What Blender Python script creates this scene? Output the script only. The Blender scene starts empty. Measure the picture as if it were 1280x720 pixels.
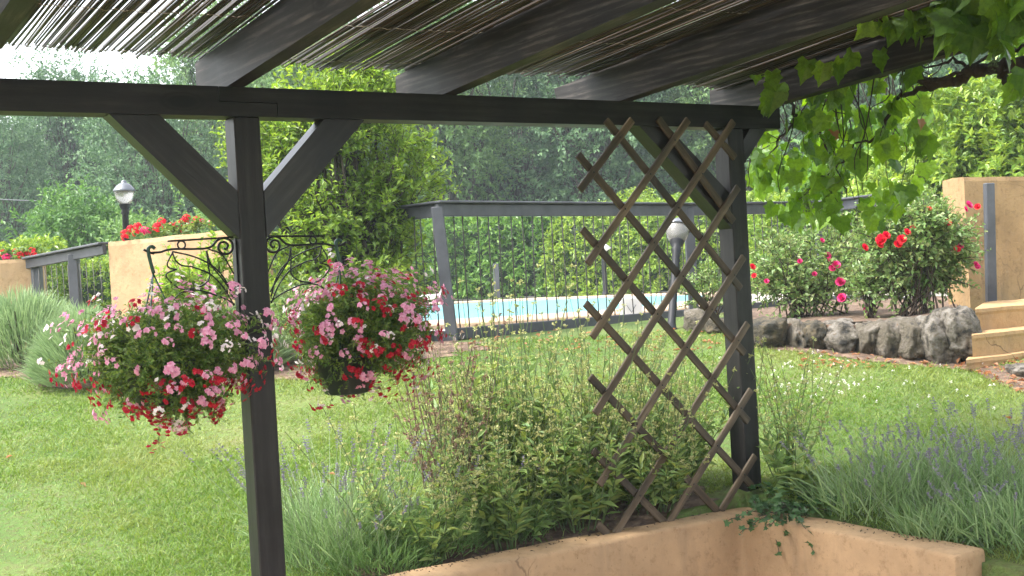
import bpy, math, random
import numpy as np
from mathutils import Vector, Matrix, noise as mnoise
random.seed(7)
RNG = np.random.default_rng(11)
SC = bpy.context.scene
COL = SC.collection
R_ = math.radians

# ------------------------------------------------------------------ camera
FPX, PIT, ROLL, EYE = 1528.4, -0.0134, -0.0555, 1.70     # focal in photo pixels (1280 wide)
_c, _s, _cr, _sr = math.cos(PIT), math.sin(PIT), math.cos(ROLL), math.sin(ROLL)
ZH = np.array([0, -_s, _c])
CR = np.array([_cr, 0, 0]) + _sr * ZH
CU = np.array([-_sr, 0, 0]) + _cr * ZH
CF = np.array([0, _c, _s])
C0 = np.array([0, 0, EYE])
cam = bpy.data.cameras.new('camera')
cam.sensor_width = 36
cam.lens = 36 * FPX / 1280
cam.clip_start, cam.clip_end = 0.05, 600
cam.dof.use_dof = False
cam.dof.focus_distance = 6.0
cam.dof.aperture_fstop = 9
camo = bpy.data.objects.new('camera', cam)
camo.matrix_world = Matrix(((CR[0], CU[0], -CF[0], 0), (CR[1], CU[1], -CF[1], 0), (CR[2], CU[2], -CF[2], EYE), (0, 0, 0, 1)))
COL.objects.link(camo)
SC.camera = camo

# ------------------------------------------------------------------ light
SUN_EL, SUN_AZ = R_(57), R_(-104)          # azimuth measured from +Y towards +X
w = bpy.data.worlds.new('World')
SC.world = w
w.use_nodes = True
nt = w.node_tree
for n in list(nt.nodes):
    nt.nodes.remove(n)
sky = nt.nodes.new('ShaderNodeTexSky')
sky.sky_type = 'NISHITA'
sky.sun_disc = False
sky.sun_elevation = SUN_EL
sky.sun_rotation = SUN_AZ
sky.dust_density = 4.0
hsv = nt.nodes.new('ShaderNodeHueSaturation')
hsv.inputs['Saturation'].default_value = 0.28
hsv.inputs['Value'].default_value = 1.5
bg = nt.nodes.new('ShaderNodeBackground')
bg.inputs['Strength'].default_value = 0.14
wo = nt.nodes.new('ShaderNodeOutputWorld')
nt.links.new(sky.outputs[0], hsv.inputs['Color'])
nt.links.new(hsv.outputs[0], bg.inputs['Color'])
nt.links.new(bg.outputs[0], wo.inputs['Surface'])
sun = bpy.data.lights.new('sun', 'SUN')
sun.energy = 1.9
sun.angle = R_(11)
sun.color = (1.0, 0.95, 0.86)
suno = bpy.data.objects.new('sun', sun)
sd = Vector((math.sin(SUN_AZ) * math.cos(SUN_EL), math.cos(SUN_AZ) * math.cos(SUN_EL), math.sin(SUN_EL)))
suno.rotation_euler = sd.to_track_quat('Z', 'Y').to_euler()
COL.objects.link(suno)
SC.view_settings.view_transform = 'Standard'
SC.view_settings.look = 'None'
SC.view_settings.exposure = 1.72
SC.view_settings.gamma = 1
cy = SC.cycles
cy.max_bounces, cy.diffuse_bounces, cy.glossy_bounces = 6, 3, 3
cy.transmission_bounces, cy.transparent_max_bounces, cy.volume_bounces = 4, 8, 0
cy.use_denoising = True
cy.denoising_prefilter = 'ACCURATE'
cy.adaptive_threshold = 0.004
cy.sample_clamp_indirect = 4.0
cy.caustics_reflective = cy.caustics_refractive = False

# ------------------------------------------------------------------ picture rays -> points of the place
def ray(x, y):
    d = CF + CR * (x - 640) / FPX - CU * (y - 360) / FPX
    return d / d[1]
def W(x, y, Y): return C0 + ray(x, y) * Y
def onz(x, y, z):
    d = ray(x, y)
    return C0 + d * (z - EYE) / d[2]
def onpl(x, y, P, n):
    d = ray(x, y)
    return C0 + d * (np.dot(P - C0, n) / np.dot(d, n))
AL = 0.5732
B = np.array([math.cos(AL), math.sin(AL), 0.0])     # along the pergola beam
RR = np.array([-math.sin(AL), math.cos(AL), 0.0])   # outwards, along the rafters
ZZ = np.array([0, 0, 1.0])
O = np.array([-1.076, 4.912, 0.0])                  # inner left corner of the near post
def AR(a, r, z=0.0): return O + B * a + RR * r + ZZ * z
def ab(P):
    d = np.asarray(P) - O
    return d @ B, d @ RR
S = 0.11
ZB, HB, RP = 2.3835, 0.118, 2.666
WALL_Z = 0.42

# ------------------------------------------------------------------ mesh helpers
class MB:
    def __init__(s):
        s.v, s.f, s.n, s.m, s.sm = [], [], 0, [], []
    def add(s, V, F, mi=0, smooth=False):
        V = np.asarray(V, float).reshape(-1, 3)
        s.v.append(V)
        if isinstance(F, np.ndarray):
            F = [F]
        else:
            byn = {}
            for q in F:
                byn.setdefault(len(q), []).append(q)
            F = [np.array(q) for q in byn.values()]
        for q in F:
            s.f.append(q + s.n)
            s.m.append(mi)
            s.sm.append(smooth)
        s.n += len(V)
        return s
    def box(s, c, ux, uy, uz, hx, hy, hz, mi=0, bev=0.0):
        """oriented box with chamfered edges, centre c, half sizes h"""
        c, ux, uy, uz = [np.asarray(q, float) for q in (c, ux, uy, uz)]
        if bev <= 0:
            V = [c + ux * hx * i + uy * hy * j + uz * hz * k for i in (-1, 1) for j in (-1, 1) for k in (-1, 1)]
            F = [(0, 1, 3, 2), (4, 6, 7, 5), (0, 4, 5, 1), (2, 3, 7, 6), (0, 2, 6, 4), (1, 5, 7, 3)]
            return s.add(V, F, mi)
        V, idx = [], {}
        h = (hx, hy, hz)
        for i in (-1, 1):
            for j in (-1, 1):
                for k in (-1, 1):
                    for ax in range(3):
                        d = [h[0] - bev, h[1] - bev, h[2] - bev]
                        d[ax] = h[ax]
                        idx[i, j, k, ax] = len(V)
                        V.append(c + ux * d[0] * i + uy * d[1] * j + uz * d[2] * k)
        F = []
        for ax in range(3):
            o = [q for q in range(3) if q != ax]
            for sg in (-1, 1):
                q = []
                for p in ((-1, -1), (-1, 1), (1, 1), (1, -1)):
                    t = [0, 0, 0]; t[ax] = sg; t[o[0]], t[o[1]] = p
                    q.append(idx[t[0], t[1], t[2], ax])
                F.append(q)
            for p in ((-1, -1), (-1, 1), (1, 1), (1, -1)):      # edges along ax
                q = []
                for sg, a2 in ((-1, o[0]), (-1, o[1]), (1, o[1]), (1, o[0])):
                    t = [0, 0, 0]; t[ax] = sg; t[o[0]], t[o[1]] = p
                    q.append(idx[t[0], t[1], t[2], a2])
                F.append(q)
        for i in (-1, 1):
            for j in (-1, 1):
                for k in (-1, 1):
                    F.append([idx[i, j, k, 0], idx[i, j, k, 1], idx[i, j, k, 2]])
        return s.add(V, F, mi)
    def bar(s, p0, p1, wdt, th, up=(0, 0, 1), mi=0, bev=0.0):
        p0, p1 = np.asarray(p0, float), np.asarray(p1, float)
        d = p1 - p0; L = np.linalg.norm(d); d = d / L
        sx = np.cross(d, up); sx = sx / np.linalg.norm(sx)
        uz = np.cross(sx, d)
        return s.box((p0 + p1) / 2, d, sx, uz, L / 2, wdt / 2, th / 2, mi, bev)
    def tube(s, pts, rad, n=6, mi=0, cap=True, smooth=True):
        P = np.asarray(pts, float)
        k = len(P)
        rad = np.full(k, rad) if np.isscalar(rad) else np.asarray(rad, float)
        T = np.gradient(P, axis=0)
        T /= np.linalg.norm(T, axis=1)[:, None] + 1e-12
        ref = np.array([0.0, 0, 1]) if abs(T[0][2]) < 0.9 else np.array([1.0, 0, 0])
        u = np.cross(T[0], ref); u /= np.linalg.norm(u)
        rings = []
        th = np.linspace(0, 2 * math.pi, n, endpoint=False)
        for i in range(k):
            u = u - T[i] * np.dot(u, T[i]); u /= np.linalg.norm(u) + 1e-12
            v = np.cross(T[i], u)
            rings.append(P[i] + rad[i] * (np.cos(th)[:, None] * u + np.sin(th)[:, None] * v))
        V = np.concatenate(rings)
        i = np.arange(k - 1)[:, None] * n
        j = np.arange(n)[None, :]
        j2 = (j + 1) % n
        Q = np.stack([i + j, i + j2, i + n + j2, i + n + j], -1).reshape(-1, 4)
        F = [Q]
        s.add(V, Q, mi, smooth)
        if cap:
            s.f.append(np.array([list(range(n))[::-1]]) + s.n - len(V)); s.m.append(mi); s.sm.append(False)
            s.f.append(np.array([[(k - 1) * n + q for q in range(n)]]) + s.n - len(V)); s.m.append(mi); s.sm.append(False)
        return s
    def lathe(s, prof, c, n=20, mi=0, axis=None, smooth=True):
        c = np.asarray(c, float)
        az = np.array([0, 0, 1.0]) if axis is None else np.asarray(axis, float) / np.linalg.norm(axis)
        ax = np.cross([0, 1, 0], az); ax /= np.linalg.norm(ax)
        ay = np.cross(az, ax)
        th = np.linspace(0, 2 * math.pi, n, endpoint=False)
        ring = np.cos(th)[:, None] * ax + np.sin(th)[:, None] * ay
        V = np.concatenate([c + ring * max(r, 1e-4) + az * z for r, z in prof])
        k = len(prof)
        i = np.arange(k - 1)[:, None] * n
        j = np.arange(n)[None, :]
        Q = np.stack([i + j, i + (j + 1) % n, i + n + (j + 1) % n, i + n + j], -1).reshape(-1, 4)
        return s.add(V, Q, mi, smooth)
    def prism(s, poly, ext, mi=0):
        """poly: closed outline of 3-D points, ext: extrusion vector"""
        P = np.asarray(poly, float); n = len(P); e = np.asarray(ext, float)
        F = [tuple(range(n))[::-1], tuple(range(n, 2 * n))] + [(i, (i + 1) % n, (i + 1) % n + n, i + n) for i in range(n)]
        return s.add(np.concatenate([P, P + e]), F, mi)
    def leaves(s, P, D, N, L, Wd, fold=0.25, mi=0):
        """folded leaf: base, two sides, tip; arrays of n"""
        P, D, N = [np.asarray(q, float).reshape(-1, 3) for q in (P, D, N)]
        n = len(P)
        if n == 0: return s
        L = np.broadcast_to(np.asarray(L, float), (n,))[:, None]
        Wd = np.broadcast_to(np.asarray(Wd, float), (n,))[:, None]
        D = D / (np.linalg.norm(D, axis=1)[:, None] + 1e-9)
        X = np.cross(D, N); X /= np.linalg.norm(X, axis=1)[:, None] + 1e-9
        N = np.cross(X, D)
        V = np.stack([P, P + D * L * .45 + X * Wd * .5 + N * Wd * fold, P + D * L - N * L * .12, P + D * L * .45 - X * Wd * .5 + N * Wd * fold], 1).reshape(-1, 3)
        i = np.arange(n)[:, None] * 4
        T = np.concatenate([i + [0, 1, 2], i + [0, 2, 3]])
        return s.add(V, T, mi)
    def blades(s, P, D, L, Wd, bend, mi=0):
        """narrow grass-like blades: tapered strip bent downwards"""
        P, D = [np.asarray(q, float).reshape(-1, 3) for q in (P, D)]
        n = len(P)
        D = D / np.linalg.norm(D, axis=1)[:, None]
        L = np.broadcast_to(np.asarray(L, float), (n,))[:, None]
        Wd = np.broadcast_to(np.asarray(Wd, float), (n,))[:, None]
        bend = np.broadcast_to(np.asarray(bend, float), (n,))[:, None]
        A = RNG.normal(size=(n, 3)); X = np.cross(D, A); X /= np.linalg.norm(X, axis=1)[:, None] + 1e-9
        hz = D * [1, 1, 0]; hz = hz + RNG.normal(size=(n, 3)) * [.1, .1, 0]
        hz /= np.linalg.norm(hz, axis=1)[:, None] + 1e-9
        M = P + D * L * .55 + hz * L * bend * .25
        T = P + D * L * .95 + hz * L * bend - ZZ * L * bend * .4
        V = np.stack([P - X * Wd / 2, P + X * Wd / 2, M + X * Wd * .4, T, M - X * Wd * .4], 1).reshape(-1, 3)
        i = np.arange(n)[:, None] * 5
        s.add(V, np.concatenate([i + [0, 1, 2], i + [0, 2, 4], i + [4, 2, 3]]), mi)
        return s
    def mesh(s, name, mats, smooth=None):
        me = bpy.data.meshes.new(name)
        V = np.concatenate(s.v)
        me.vertices.add(len(V))
        me.vertices.foreach_set('co', V.astype(np.float32).ravel())
        lv = np.concatenate([q.ravel() for q in s.f]).astype(np.int32)
        tot = np.concatenate([np.full(len(q), q.shape[1]) for q in s.f])
        st = np.concatenate([[0], np.cumsum(tot)[:-1]]).astype(np.int32)
        me.loops.add(len(lv))
        me.loops.foreach_set('vertex_index', lv)
        me.polygons.add(len(tot))
        me.polygons.foreach_set('loop_start', st)
        mi = np.concatenate([np.full(len(q), m) for q, m in zip(s.f, s.m)]).astype(np.int32)
        sm = np.concatenate([np.full(len(q), bool(m)) for q, m in zip(s.f, s.sm)])
        if smooth is not None: sm[:] = smooth
        me.polygons.foreach_set('material_index', mi)
        me.polygons.foreach_set('use_smooth', sm)
        for m in (mats if isinstance(mats, (list, tuple)) else [mats]):
            me.materials.append(m)
        me.update(calc_edges=True)
        return me
    def build(s, name, mats, parent=None, smooth=None):
        return link(name, s.mesh(name, mats, smooth), parent)

def link(name, me, parent=None):
    o = bpy.data.objects.new(name, me)
    COL.objects.link(o)
    if parent is not None:
        o.parent = parent
        o.matrix_parent_inverse = parent_inv(parent)
    return o
def parent_inv(p):
    def world(q):
        m = q.matrix_basis.copy()
        return m if q.parent is None else world(q.parent) @ q.matrix_parent_inverse @ m
    return world(p).inverted()
def empty(name, loc, label, cat, group=None):
    o = bpy.data.objects.new(name, None)
    o.empty_display_size = 0.1
    COL.objects.link(o)
    o.location = [float(q) for q in loc]
    return tag(o, label, cat, group)
def tag(o, label=None, cat=None, group=None, kind=None):
    if label: o['label'] = label
    if cat: o['category'] = cat
    if group: o['group'] = group
    if kind: o['kind'] = kind
    return o
def struct(name, mb, mats, smooth=None):
    return tag(mb.build(name, mats, None, smooth), kind='structure')
def spline(pts, k=8):
    P = np.asarray(pts, float)
    if len(P) < 3: return P
    Q = np.concatenate([[2 * P[0] - P[1]], P, [2 * P[-1] - P[-2]]])
    out = []
    for i_ in range(1, len(Q) - 2):
        for t in np.linspace(0, 1, k, endpoint=False):
            a, b_, c, d = Q[i_ - 1:i_ + 3]
            out.append(.5 * (2 * b_ + (c - a) * t + (2 * a - 5 * b_ + 4 * c - d) * t * t + (3 * b_ - a - 3 * c + d) * t ** 3))
    out.append(P[-1])
    return np.array(out)
def unit(n):
    v = RNG.normal(size=(n, 3))
    return v / np.linalg.norm(v, axis=1)[:, None]
def nz(p, sc=1.0): return mnoise.noise(Vector((p[0] * sc, p[1] * sc, p[2] * sc)))

# ------------------------------------------------------------------ materials
def newmat(name):
    m = bpy.data.materials.new(name)
    m.use_nodes = True
    t = m.node_tree
    return m, t, t.nodes['Principled BSDF'], t.nodes['Material Output']
def nd(t, typ, **kw):
    n = t.nodes.new(typ)
    for k, v in kw.items():
        setattr(n, k, v)
    return n
def ramp(t, fac, stops):
    r = nd(t, 'ShaderNodeValToRGB')
    e = r.color_ramp.elements
    while len(e) < len(stops): e.new(0.5)
    for q, (p, c) in zip(e, stops):
        q.position = p
        q.color = (*c, 1)
    t.links.new(fac, r.inputs[0])
    return r.outputs[0]
def coords(t, scale=(1, 1, 1), rot=(0, 0, 0), vt='POINT'):
    g = nd(t, 'ShaderNodeNewGeometry')
    mp = nd(t, 'ShaderNodeMapping', vector_type=vt)
    mp.inputs['Scale'].default_value = scale
    mp.inputs['Rotation'].default_value = rot
    t.links.new(g.outputs['Position'], mp.inputs['Vector'])
    return mp.outputs[0]
def noisetex(t, vec, scale, detail=4, rough=.6):
    n = nd(t, 'ShaderNodeTexNoise')
    n.inputs['Scale'].default_value = scale
    n.inputs['Detail'].default_value = detail
    n.inputs['Roughness'].default_value = rough
    t.links.new(vec, n.inputs['Vector'])
    return n.outputs['Fac']
def bump(t, b, h, strength=.3, dist=.01):
    n = nd(t, 'ShaderNodeBump')
    n.inputs['Strength'].default_value = strength
    n.inputs['Distance'].default_value = dist
    t.links.new(h, n.inputs['Height'])
    t.links.new(n.outputs[0], b.inputs['Normal'])
def mix(t, fac, a, b_):
    n = nd(t, 'ShaderNodeMix', data_type='RGBA')
    for k, v in (('Factor', fac), ('A', a), ('B', b_)):
        s_ = [q for q in n.inputs if q.name == k and q.type == ('VALUE' if k == 'Factor' else 'RGBA')][0]
        if isinstance(v, (int, float)): s_.default_value = v
        elif isinstance(v, tuple): s_.default_value = (*v, 1)
        else: t.links.new(v, s_)
    return [q for q in n.outputs if q.type == 'RGBA'][0]
def noisy(name, stops, scale=8, vs=(1, 1, 1), rough=.6, bs=.3, bd=.01, bscale=None, spec=.5, rot=(0, 0, 0), detail=5):
    m, t, p, o = newmat(name)
    v = coords(t, vs, rot)
    f = noisetex(t, v, scale, detail)
    t.links.new(ramp(t, f, stops), p.inputs['Base Color'])
    p.inputs['Roughness'].default_value = rough
    p.inputs['Specular IOR Level'].default_value = spec
    if bs:
        bump(t, p, noisetex(t, v, bscale or scale * 3, 6, .7), bs, bd)
    return m
def plain(name, c, rough=.5, metal=0, spec=.5):
    m, t, p, o = newmat(name)
    p.inputs['Base Color'].default_value = (*c, 1)
    p.inputs['Roughness'].default_value = rough
    p.inputs['Metallic'].default_value = metal
    p.inputs['Specular IOR Level'].default_value = spec
    return m
def leafmat(name, cols, trans=.35, rough=.45, tcol=None, spec=.4, mottle=0, patch=False):
    """each leaf (mesh island) takes its own tone; part of the light passes through the blade"""
    m, t, p, o = newmat(name)
    g = nd(t, 'ShaderNodeNewGeometry')
    k = len(cols)
    c = ramp(t, g.outputs['Random Per Island'], [(i / max(1, k - 1), q) for i, q in enumerate(cols)])
    if patch:      # drier, yellower areas of the lawn
        f = noisetex(t, coords(t), .75, 5, .6)
        c = mix(t, ramp(t, f, [(.46, (0, 0, 0)), (.68, (.75, .75, .75))]), c, (.27, .29, .085))
        f = noisetex(t, coords(t, (1, 1, 1), (0, 0, 2)), 1.6, 4, .6)
        c = mix(t, ramp(t, f, [(.55, (0, 0, 0)), (.75, (.5, .5, .5))]), c, (.07, .16, .035))
    if mottle:
        f = noisetex(t, coords(t), mottle, 5, .7)
        mm = nd(t, 'ShaderNodeMix', data_type='RGBA', blend_type='MULTIPLY')
        mm.inputs[0].default_value = 1
        ins = [q for q in mm.inputs if q.type == 'RGBA']
        t.links.new(c, ins[0]); t.links.new(ramp(t, f, [(.3, (.6, .62, .55)), (.5, (1, 1, 1)), (.7, (1.3, 1.22, 1.1))]), ins[1])
        c = [q for q in mm.outputs if q.type == 'RGBA'][0]
        bump(t, p, f, .5, .004)
    t.links.new(c, p.inputs['Base Color'])
    p.inputs['Roughness'].default_value = rough
    p.inputs['Specular IOR Level'].default_value = spec
    tr = nd(t, 'ShaderNodeBsdfTranslucent')
    h = nd(t, 'ShaderNodeHueSaturation')
    h.inputs['Hue'].default_value = 0.485
    h.inputs['Saturation'].default_value = 1.1
    h.inputs['Value'].default_value = 1.7
    t.links.new(c, h.inputs['Color'])
    t.links.new(h.outputs[0], tr.inputs['Color'])
    ms = nd(t, 'ShaderNodeMixShader')
    ms.inputs[0].default_value = trans
    t.links.new(p.outputs[0], ms.inputs[1])
    t.links.new(tr.outputs[0], ms.inputs[2])
    t.links.new(ms.outputs[0], o.inputs['Surface'])
    return m

def woodmat(name, c0, c1, c2, axis_rot, rough=.5, stretch=14, spec=.5, bs=.35):
    """grain stretched along the local X of the mapping"""
    m, t, p, o = newmat(name)
    v = coords(t, (1 / 1.2, 1 / stretch, 1 / stretch), axis_rot, 'TEXTURE')
    f0 = noisetex(t, v, 2.8, 8, .72)
    wv = nd(t, 'ShaderNodeTexWave', wave_type='BANDS', bands_direction='Z')
    wv.inputs['Scale'].default_value = .55
    wv.inputs['Distortion'].default_value = 5
    wv.inputs['Detail'].default_value = 3
    wv.inputs['Detail Scale'].default_value = 1.2
    t.links.new(v, wv.inputs['Vector'])
    ma = nd(t, 'ShaderNodeMath', operation='MULTIPLY_ADD')
    ma.inputs[1].default_value = .12
    t.links.new(wv.outputs['Fac'], ma.inputs[0])
    mb_ = nd(t, 'ShaderNodeMath', operation='MULTIPLY')
    mb_.inputs[1].default_value = .90
    t.links.new(f0, mb_.inputs[0]); t.links.new(mb_.outputs[0], ma.inputs[2])
    f = ma.outputs[0]
    vk = coords(t, (1 / 1.5, 1 / 3.6, 1 / 3.6), axis_rot, 'TEXTURE')
    kv = nd(t, 'ShaderNodeTexVoronoi')
    kv.inputs['Scale'].default_value = 1.25
    t.links.new(vk, kv.inputs['Vector'])
    vc = coords(t, (1 / .9, 1 / 42, 1 / 42), axis_rot, 'TEXTURE')
    ck = ramp(t, noisetex(t, vc, 1.6, 3, .5), [(.485, (0, 0, 0)), (.497, (.9, .9, .9)), (.503, (.9, .9, .9)), (.515, (0, 0, 0))])
    cm = nd(t, 'ShaderNodeMath', operation='MULTIPLY')
    t.links.new(ck, cm.inputs[0])
    t.links.new(ramp(t, noisetex(t, coords(t), 2.6, 2), [(.5, (0, 0, 0)), (.6, (1, 1, 1))]), cm.inputs[1])
    km = nd(t, 'ShaderNodeMath', operation='MAXIMUM')
    t.links.new(ramp(t, kv.outputs['Distance'], [(.09, (.95, .95, .95)), (.13, (.3, .3, .3)), (.15, (.75, .75, .75)), (.19, (0, 0, 0))]), km.inputs[0])
    t.links.new(cm.outputs[0], km.inputs[1])
    knot = km.outputs[0]
    v2 = coords(t, (1, 1, 1))
    f2 = noisetex(t, v2, 3.0, 5, .6)
    c = ramp(t, f, [(.34, c0), (.52, c1), (.68, c2)])
    d = ramp(t, f2, [(.35, (.55, .55, .55)), (.65, (1.25, 1.22, 1.2))])
    mm = nd(t, 'ShaderNodeMix', data_type='RGBA', blend_type='MULTIPLY')
    mm.inputs[0].default_value = 1
    ins = [q for q in mm.inputs if q.type == 'RGBA']
    t.links.new(c, ins[0]); t.links.new(d, ins[1])
    cc = mix(t, knot, [q for q in mm.outputs if q.type == 'RGBA'][0], tuple(q * .5 for q in c0))
    t.links.new(cc, p.inputs['Base Color'])
    rr = nd(t, 'ShaderNodeMapRange')
    rr.inputs[3].default_value, rr.inputs[4].default_value = rough - .12, rough + .2
    t.links.new(f2, rr.inputs[0]); t.links.new(rr.outputs[0], p.inputs['Roughness'])
    p.inputs['Specular IOR Level'].default_value = spec
    bump(t, p, f0, bs * .45, .004)
    return m
M = {}
M['beamwood'] = woodmat('dark_stained_wood', (.010, .010, .012), (.017, .0165, .018), (.028, .027, .027), (0, 0, AL), .42, spec=.28)
M['postwood'] = woodmat('dark_stained_post_wood', (.012, .0115, .012), (.019, .018, .019), (.031, .029, .029), (0, R_(-90), 0), .38, spec=.3)
M['rafterwood'] = woodmat('weathered_grey_wood', (.008, .0075, .0075), (.020, .0185, .018), (.075, .067, .062), (0, 0, AL + R_(90)), .5, 18, .25)
M['brace_up'] = woodmat('dark_stained_brace_wood', (.012, .0115, .012), (.019, .018, .019), (.034, .032, .032), (0, R_(-45), AL), .30, spec=.5)
M['brace_down'] = woodmat('dark_stained_brace_wood', (.012, .0115, .012), (.019, .018, .019), (.034, .032, .032), (0, R_(45), AL), .34, spec=.4)
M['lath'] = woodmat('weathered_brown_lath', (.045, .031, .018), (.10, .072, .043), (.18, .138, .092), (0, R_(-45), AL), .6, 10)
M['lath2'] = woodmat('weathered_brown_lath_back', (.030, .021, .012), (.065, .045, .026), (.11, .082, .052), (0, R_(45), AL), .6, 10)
M['fencewood'] = noisy('dark_grey_fence_paint', [(.3, (.035, .037, .045)), (.7, (.075, .078, .092))], 5, (1, 1, 1), .45, .2, .004)
M['wire'] = plain('dark_wire', (.05, .045, .04), .6)
M['iron'] = plain('black_wrought_iron', (.012, .013, .013), .4, .3)
M['hanger'] = plain('green_plastic_hanger', (.012, .055, .035), .35)
M['pot'] = plain('dark_green_plastic_pot', (.010, .022, .016), .4)
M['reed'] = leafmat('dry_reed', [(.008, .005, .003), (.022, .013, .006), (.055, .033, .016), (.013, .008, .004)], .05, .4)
M['thread'] = plain('reed_binding_wire', (.25, .22, .18), .5)
M['soil'] = noisy('soil_with_dry_leaves', [(.3, (.05, .032, .02)), (.5, (.12, .075, .05)), (.62, (.22, .15, .10)), (.75, (.09, .055, .035))], 14, (1, 1, 1), .9, .8, .03, 30)
def stucco(name, base, dark, stain):
    m, t, p, o = newmat(name)
    v = coords(t)
    f = noisetex(t, v, 2.4, 7, .68)
    c = ramp(t, f, [(.25, dark), (.5, base), (.78, tuple(min(1, q * 1.28) for q in base))])
    v3 = coords(t, (6, 6, .55))
    f3 = noisetex(t, v3, 1.3, 5, .65)                              # rain streaks
    c = mix(t, ramp(t, f3, [(.52, (0, 0, 0)), (.75, (.6, .6, .6))]), c, stain)
    g = noisetex(t, v, 17, 6, .75)                                 # trowel mottling and specks
    c = mix(t, ramp(t, g, [(.53, (0, 0, 0)), (.68, (.75, .75, .75))]), c, tuple(q * .82 for q in dark))
    g2 = noisetex(t, v, 45, 4, .7)
    c = mix(t, ramp(t, g2, [(.64, (0, 0, 0)), (.70, (.55, .55, .55))]), c, tuple(q * .45 for q in dark))
    vo = nd(t, 'ShaderNodeTexVoronoi', feature='DISTANCE_TO_EDGE')
    vo.inputs['Scale'].default_value = 1.7
    n2 = nd(t, 'ShaderNodeTexNoise'); n2.inputs['Scale'].default_value = 5; n2.inputs['Detail'].default_value = 6
    t.links.new(v, n2.inputs['Vector'])
    va = nd(t, 'ShaderNodeVectorMath', operation='MULTIPLY_ADD')
    va.inputs[1].default_value = (.16, .16, .16)
    t.links.new(n2.outputs['Color'], va.inputs[0]); t.links.new(v, va.inputs[2]); t.links.new(va.outputs[0], vo.inputs['Vector'])
    k = nd(t, 'ShaderNodeMath', operation='MULTIPLY')
    t.links.new(ramp(t, vo.outputs['Distance'], [(.002, (1, 1, 1)), (.008, (0, 0, 0))]), k.inputs[0])
    t.links.new(ramp(t, noisetex(t, v, 1.1, 2), [(.54, (0, 0, 0)), (.64, (.8, .8, .8))]), k.inputs[1])
    c = mix(t, k.outputs[0], c, (.10, .065, .04))                  # hairline cracks
    t.links.new(c, p.inputs['Base Color'])
    p.inputs['Roughness'].default_value = .85
    p.inputs['Specular IOR Level'].default_value = .25
    bump(t, p, noisetex(t, v, 9, 9, .72), .55, .02)
    return m
M['stucco'] = stucco('ochre_stucco', (.43, .285, .16), (.34, .215, .115), (.27, .19, .12))
M['stucco_old'] = stucco('stained_ochre_stucco', (.31, .205, .105), (.21, .135, .068), (.13, .105, .078))
M['step'] = stucco('ochre_step_cement', (.40, .255, .125), (.31, .19, .09), (.22, .17, .12))
M['coping'] = noisy('sandy_pool_coping', [(.3, (.34, .24, .155)), (.7, (.46, .345, .24))], 6, (1, 1, 1), .7, .2)
M['deck'] = noisy('pale_pool_deck', [(.3, (.36, .33, .29)), (.7, (.46, .43, .385))], 4, (1, 1, 1), .55, .2)
M['stone'] = noisy('lichened_rock', [(.34, (.018, .016, .013)), (.44, (.10, .085, .06)), (.54, (.10, .084, .062)), (.63, (.155, .138, .115)), (.72, (.115, .072, .036))], 11, (1, 1, 1), .85, 1.0, .04, 16)
M['stone_pale'] = noisy('pale_lichened_rock', [(.38, (.022, .02, .017)), (.45, (.075, .064, .048)), (.53, (.135, .118, .095)), (.62, (.19, .175, .155)), (.74, (.13, .09, .05))], 14, (1, 1, 1), .85, 1.0, .04, 18)
M['stone_dark'] = noisy('mossy_dark_rock', [(.34, (.010, .010, .007)), (.5, (.045, .038, .024)), (.62, (.11, .085, .05)), (.75, (.04, .042, .018))], 11, (1, 1, 1), .9, 1.0, .04, 16)
M['patio'] = noisy('terracotta_patio', [(.3, (.30, .20, .13)), (.7, (.42, .29, .19))], 5, (1, 1, 1), .7, .2)
M['white'] = plain('white_plastic', (.72, .72, .70), .4)
M['panel'] = noisy('pale_grey_plastic', [(.3, (.55, .55, .55)), (.7, (.68, .68, .67))], 5, (1, 1, 1), .5, 0)
M['lampblack'] = plain('black_lamp_metal', (.014, .015, .018), .55, 0, .3)
M['lampcap'] = plain('grey_lamp_cap', (.13, .14, .16), .3, .3)
M['cable'] = plain('grey_cable', (.10, .11, .12), .6)
def glassmat():
    m, t, p, o = newmat('frosted_lamp_glass')
    p.inputs['Base Color'].default_value = (.60, .58, .54, 1)
    p.inputs['Roughness'].default_value = .25
    p.inputs['Transmission Weight'].default_value = .75
    return m
M['lampglass'] = glassmat()
def watermat():
    m, t, p, o = newmat('rain_rippled_pool_water')
    p.inputs['Base Color'].default_value = (.15, .375, .42, 1)
    p.inputs['Roughness'].default_value = .35
    p.inputs['Specular IOR Level'].default_value = .35
    bump(t, p, noisetex(t, coords(t), 9, 4, .7), .9, .05)
    return m
M['water'] = watermat()
def groundmat():
    m, t, p, o = newmat('lawn_ground')
    v = coords(t)
    f = noisetex(t, v, .8, 6, .65)
    g = noisetex(t, v, 30, 5, .7)
    c = ramp(t, f, [(.30, (.050, .105, .022)), (.48, (.085, .155, .034)), (.60, (.13, .185, .05)), (.74, (.20, .19, .085))])
    c2 = mix(t, ramp(t, g, [(.4, (0, 0, 0)), (.7, (.7, .7, .7))]), c, (.10, .075, .04))
    t.links.new(c2, p.inputs['Base Color'])
    p.inputs['Roughness'].default_value = .9
    p.inputs['Specular IOR Level'].default_value = .2
    bump(t, p, g, .8, .03)
    return m
M['ground'] = groundmat()
M['bark'] = noisy('grey_brown_bark', [(.3, (.035, .028, .022)), (.7, (.10, .08, .06))], 9, (1, 1, .3), .9, .8, .03)
M['vinebark'] = noisy('dark_vine_bark', [(.3, (.012, .008, .007)), (.7, (.05, .032, .024))], 20, (1, 1, .5), .9, .9, .02)
M['hedge_inner'] = plain('hedge_core_shade', (.02, .042, .012), .9)  # dark colour stands in for the shade inside a hedge
M['twig'] = plain('brown_twig', (.055, .038, .026), .8)
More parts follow.
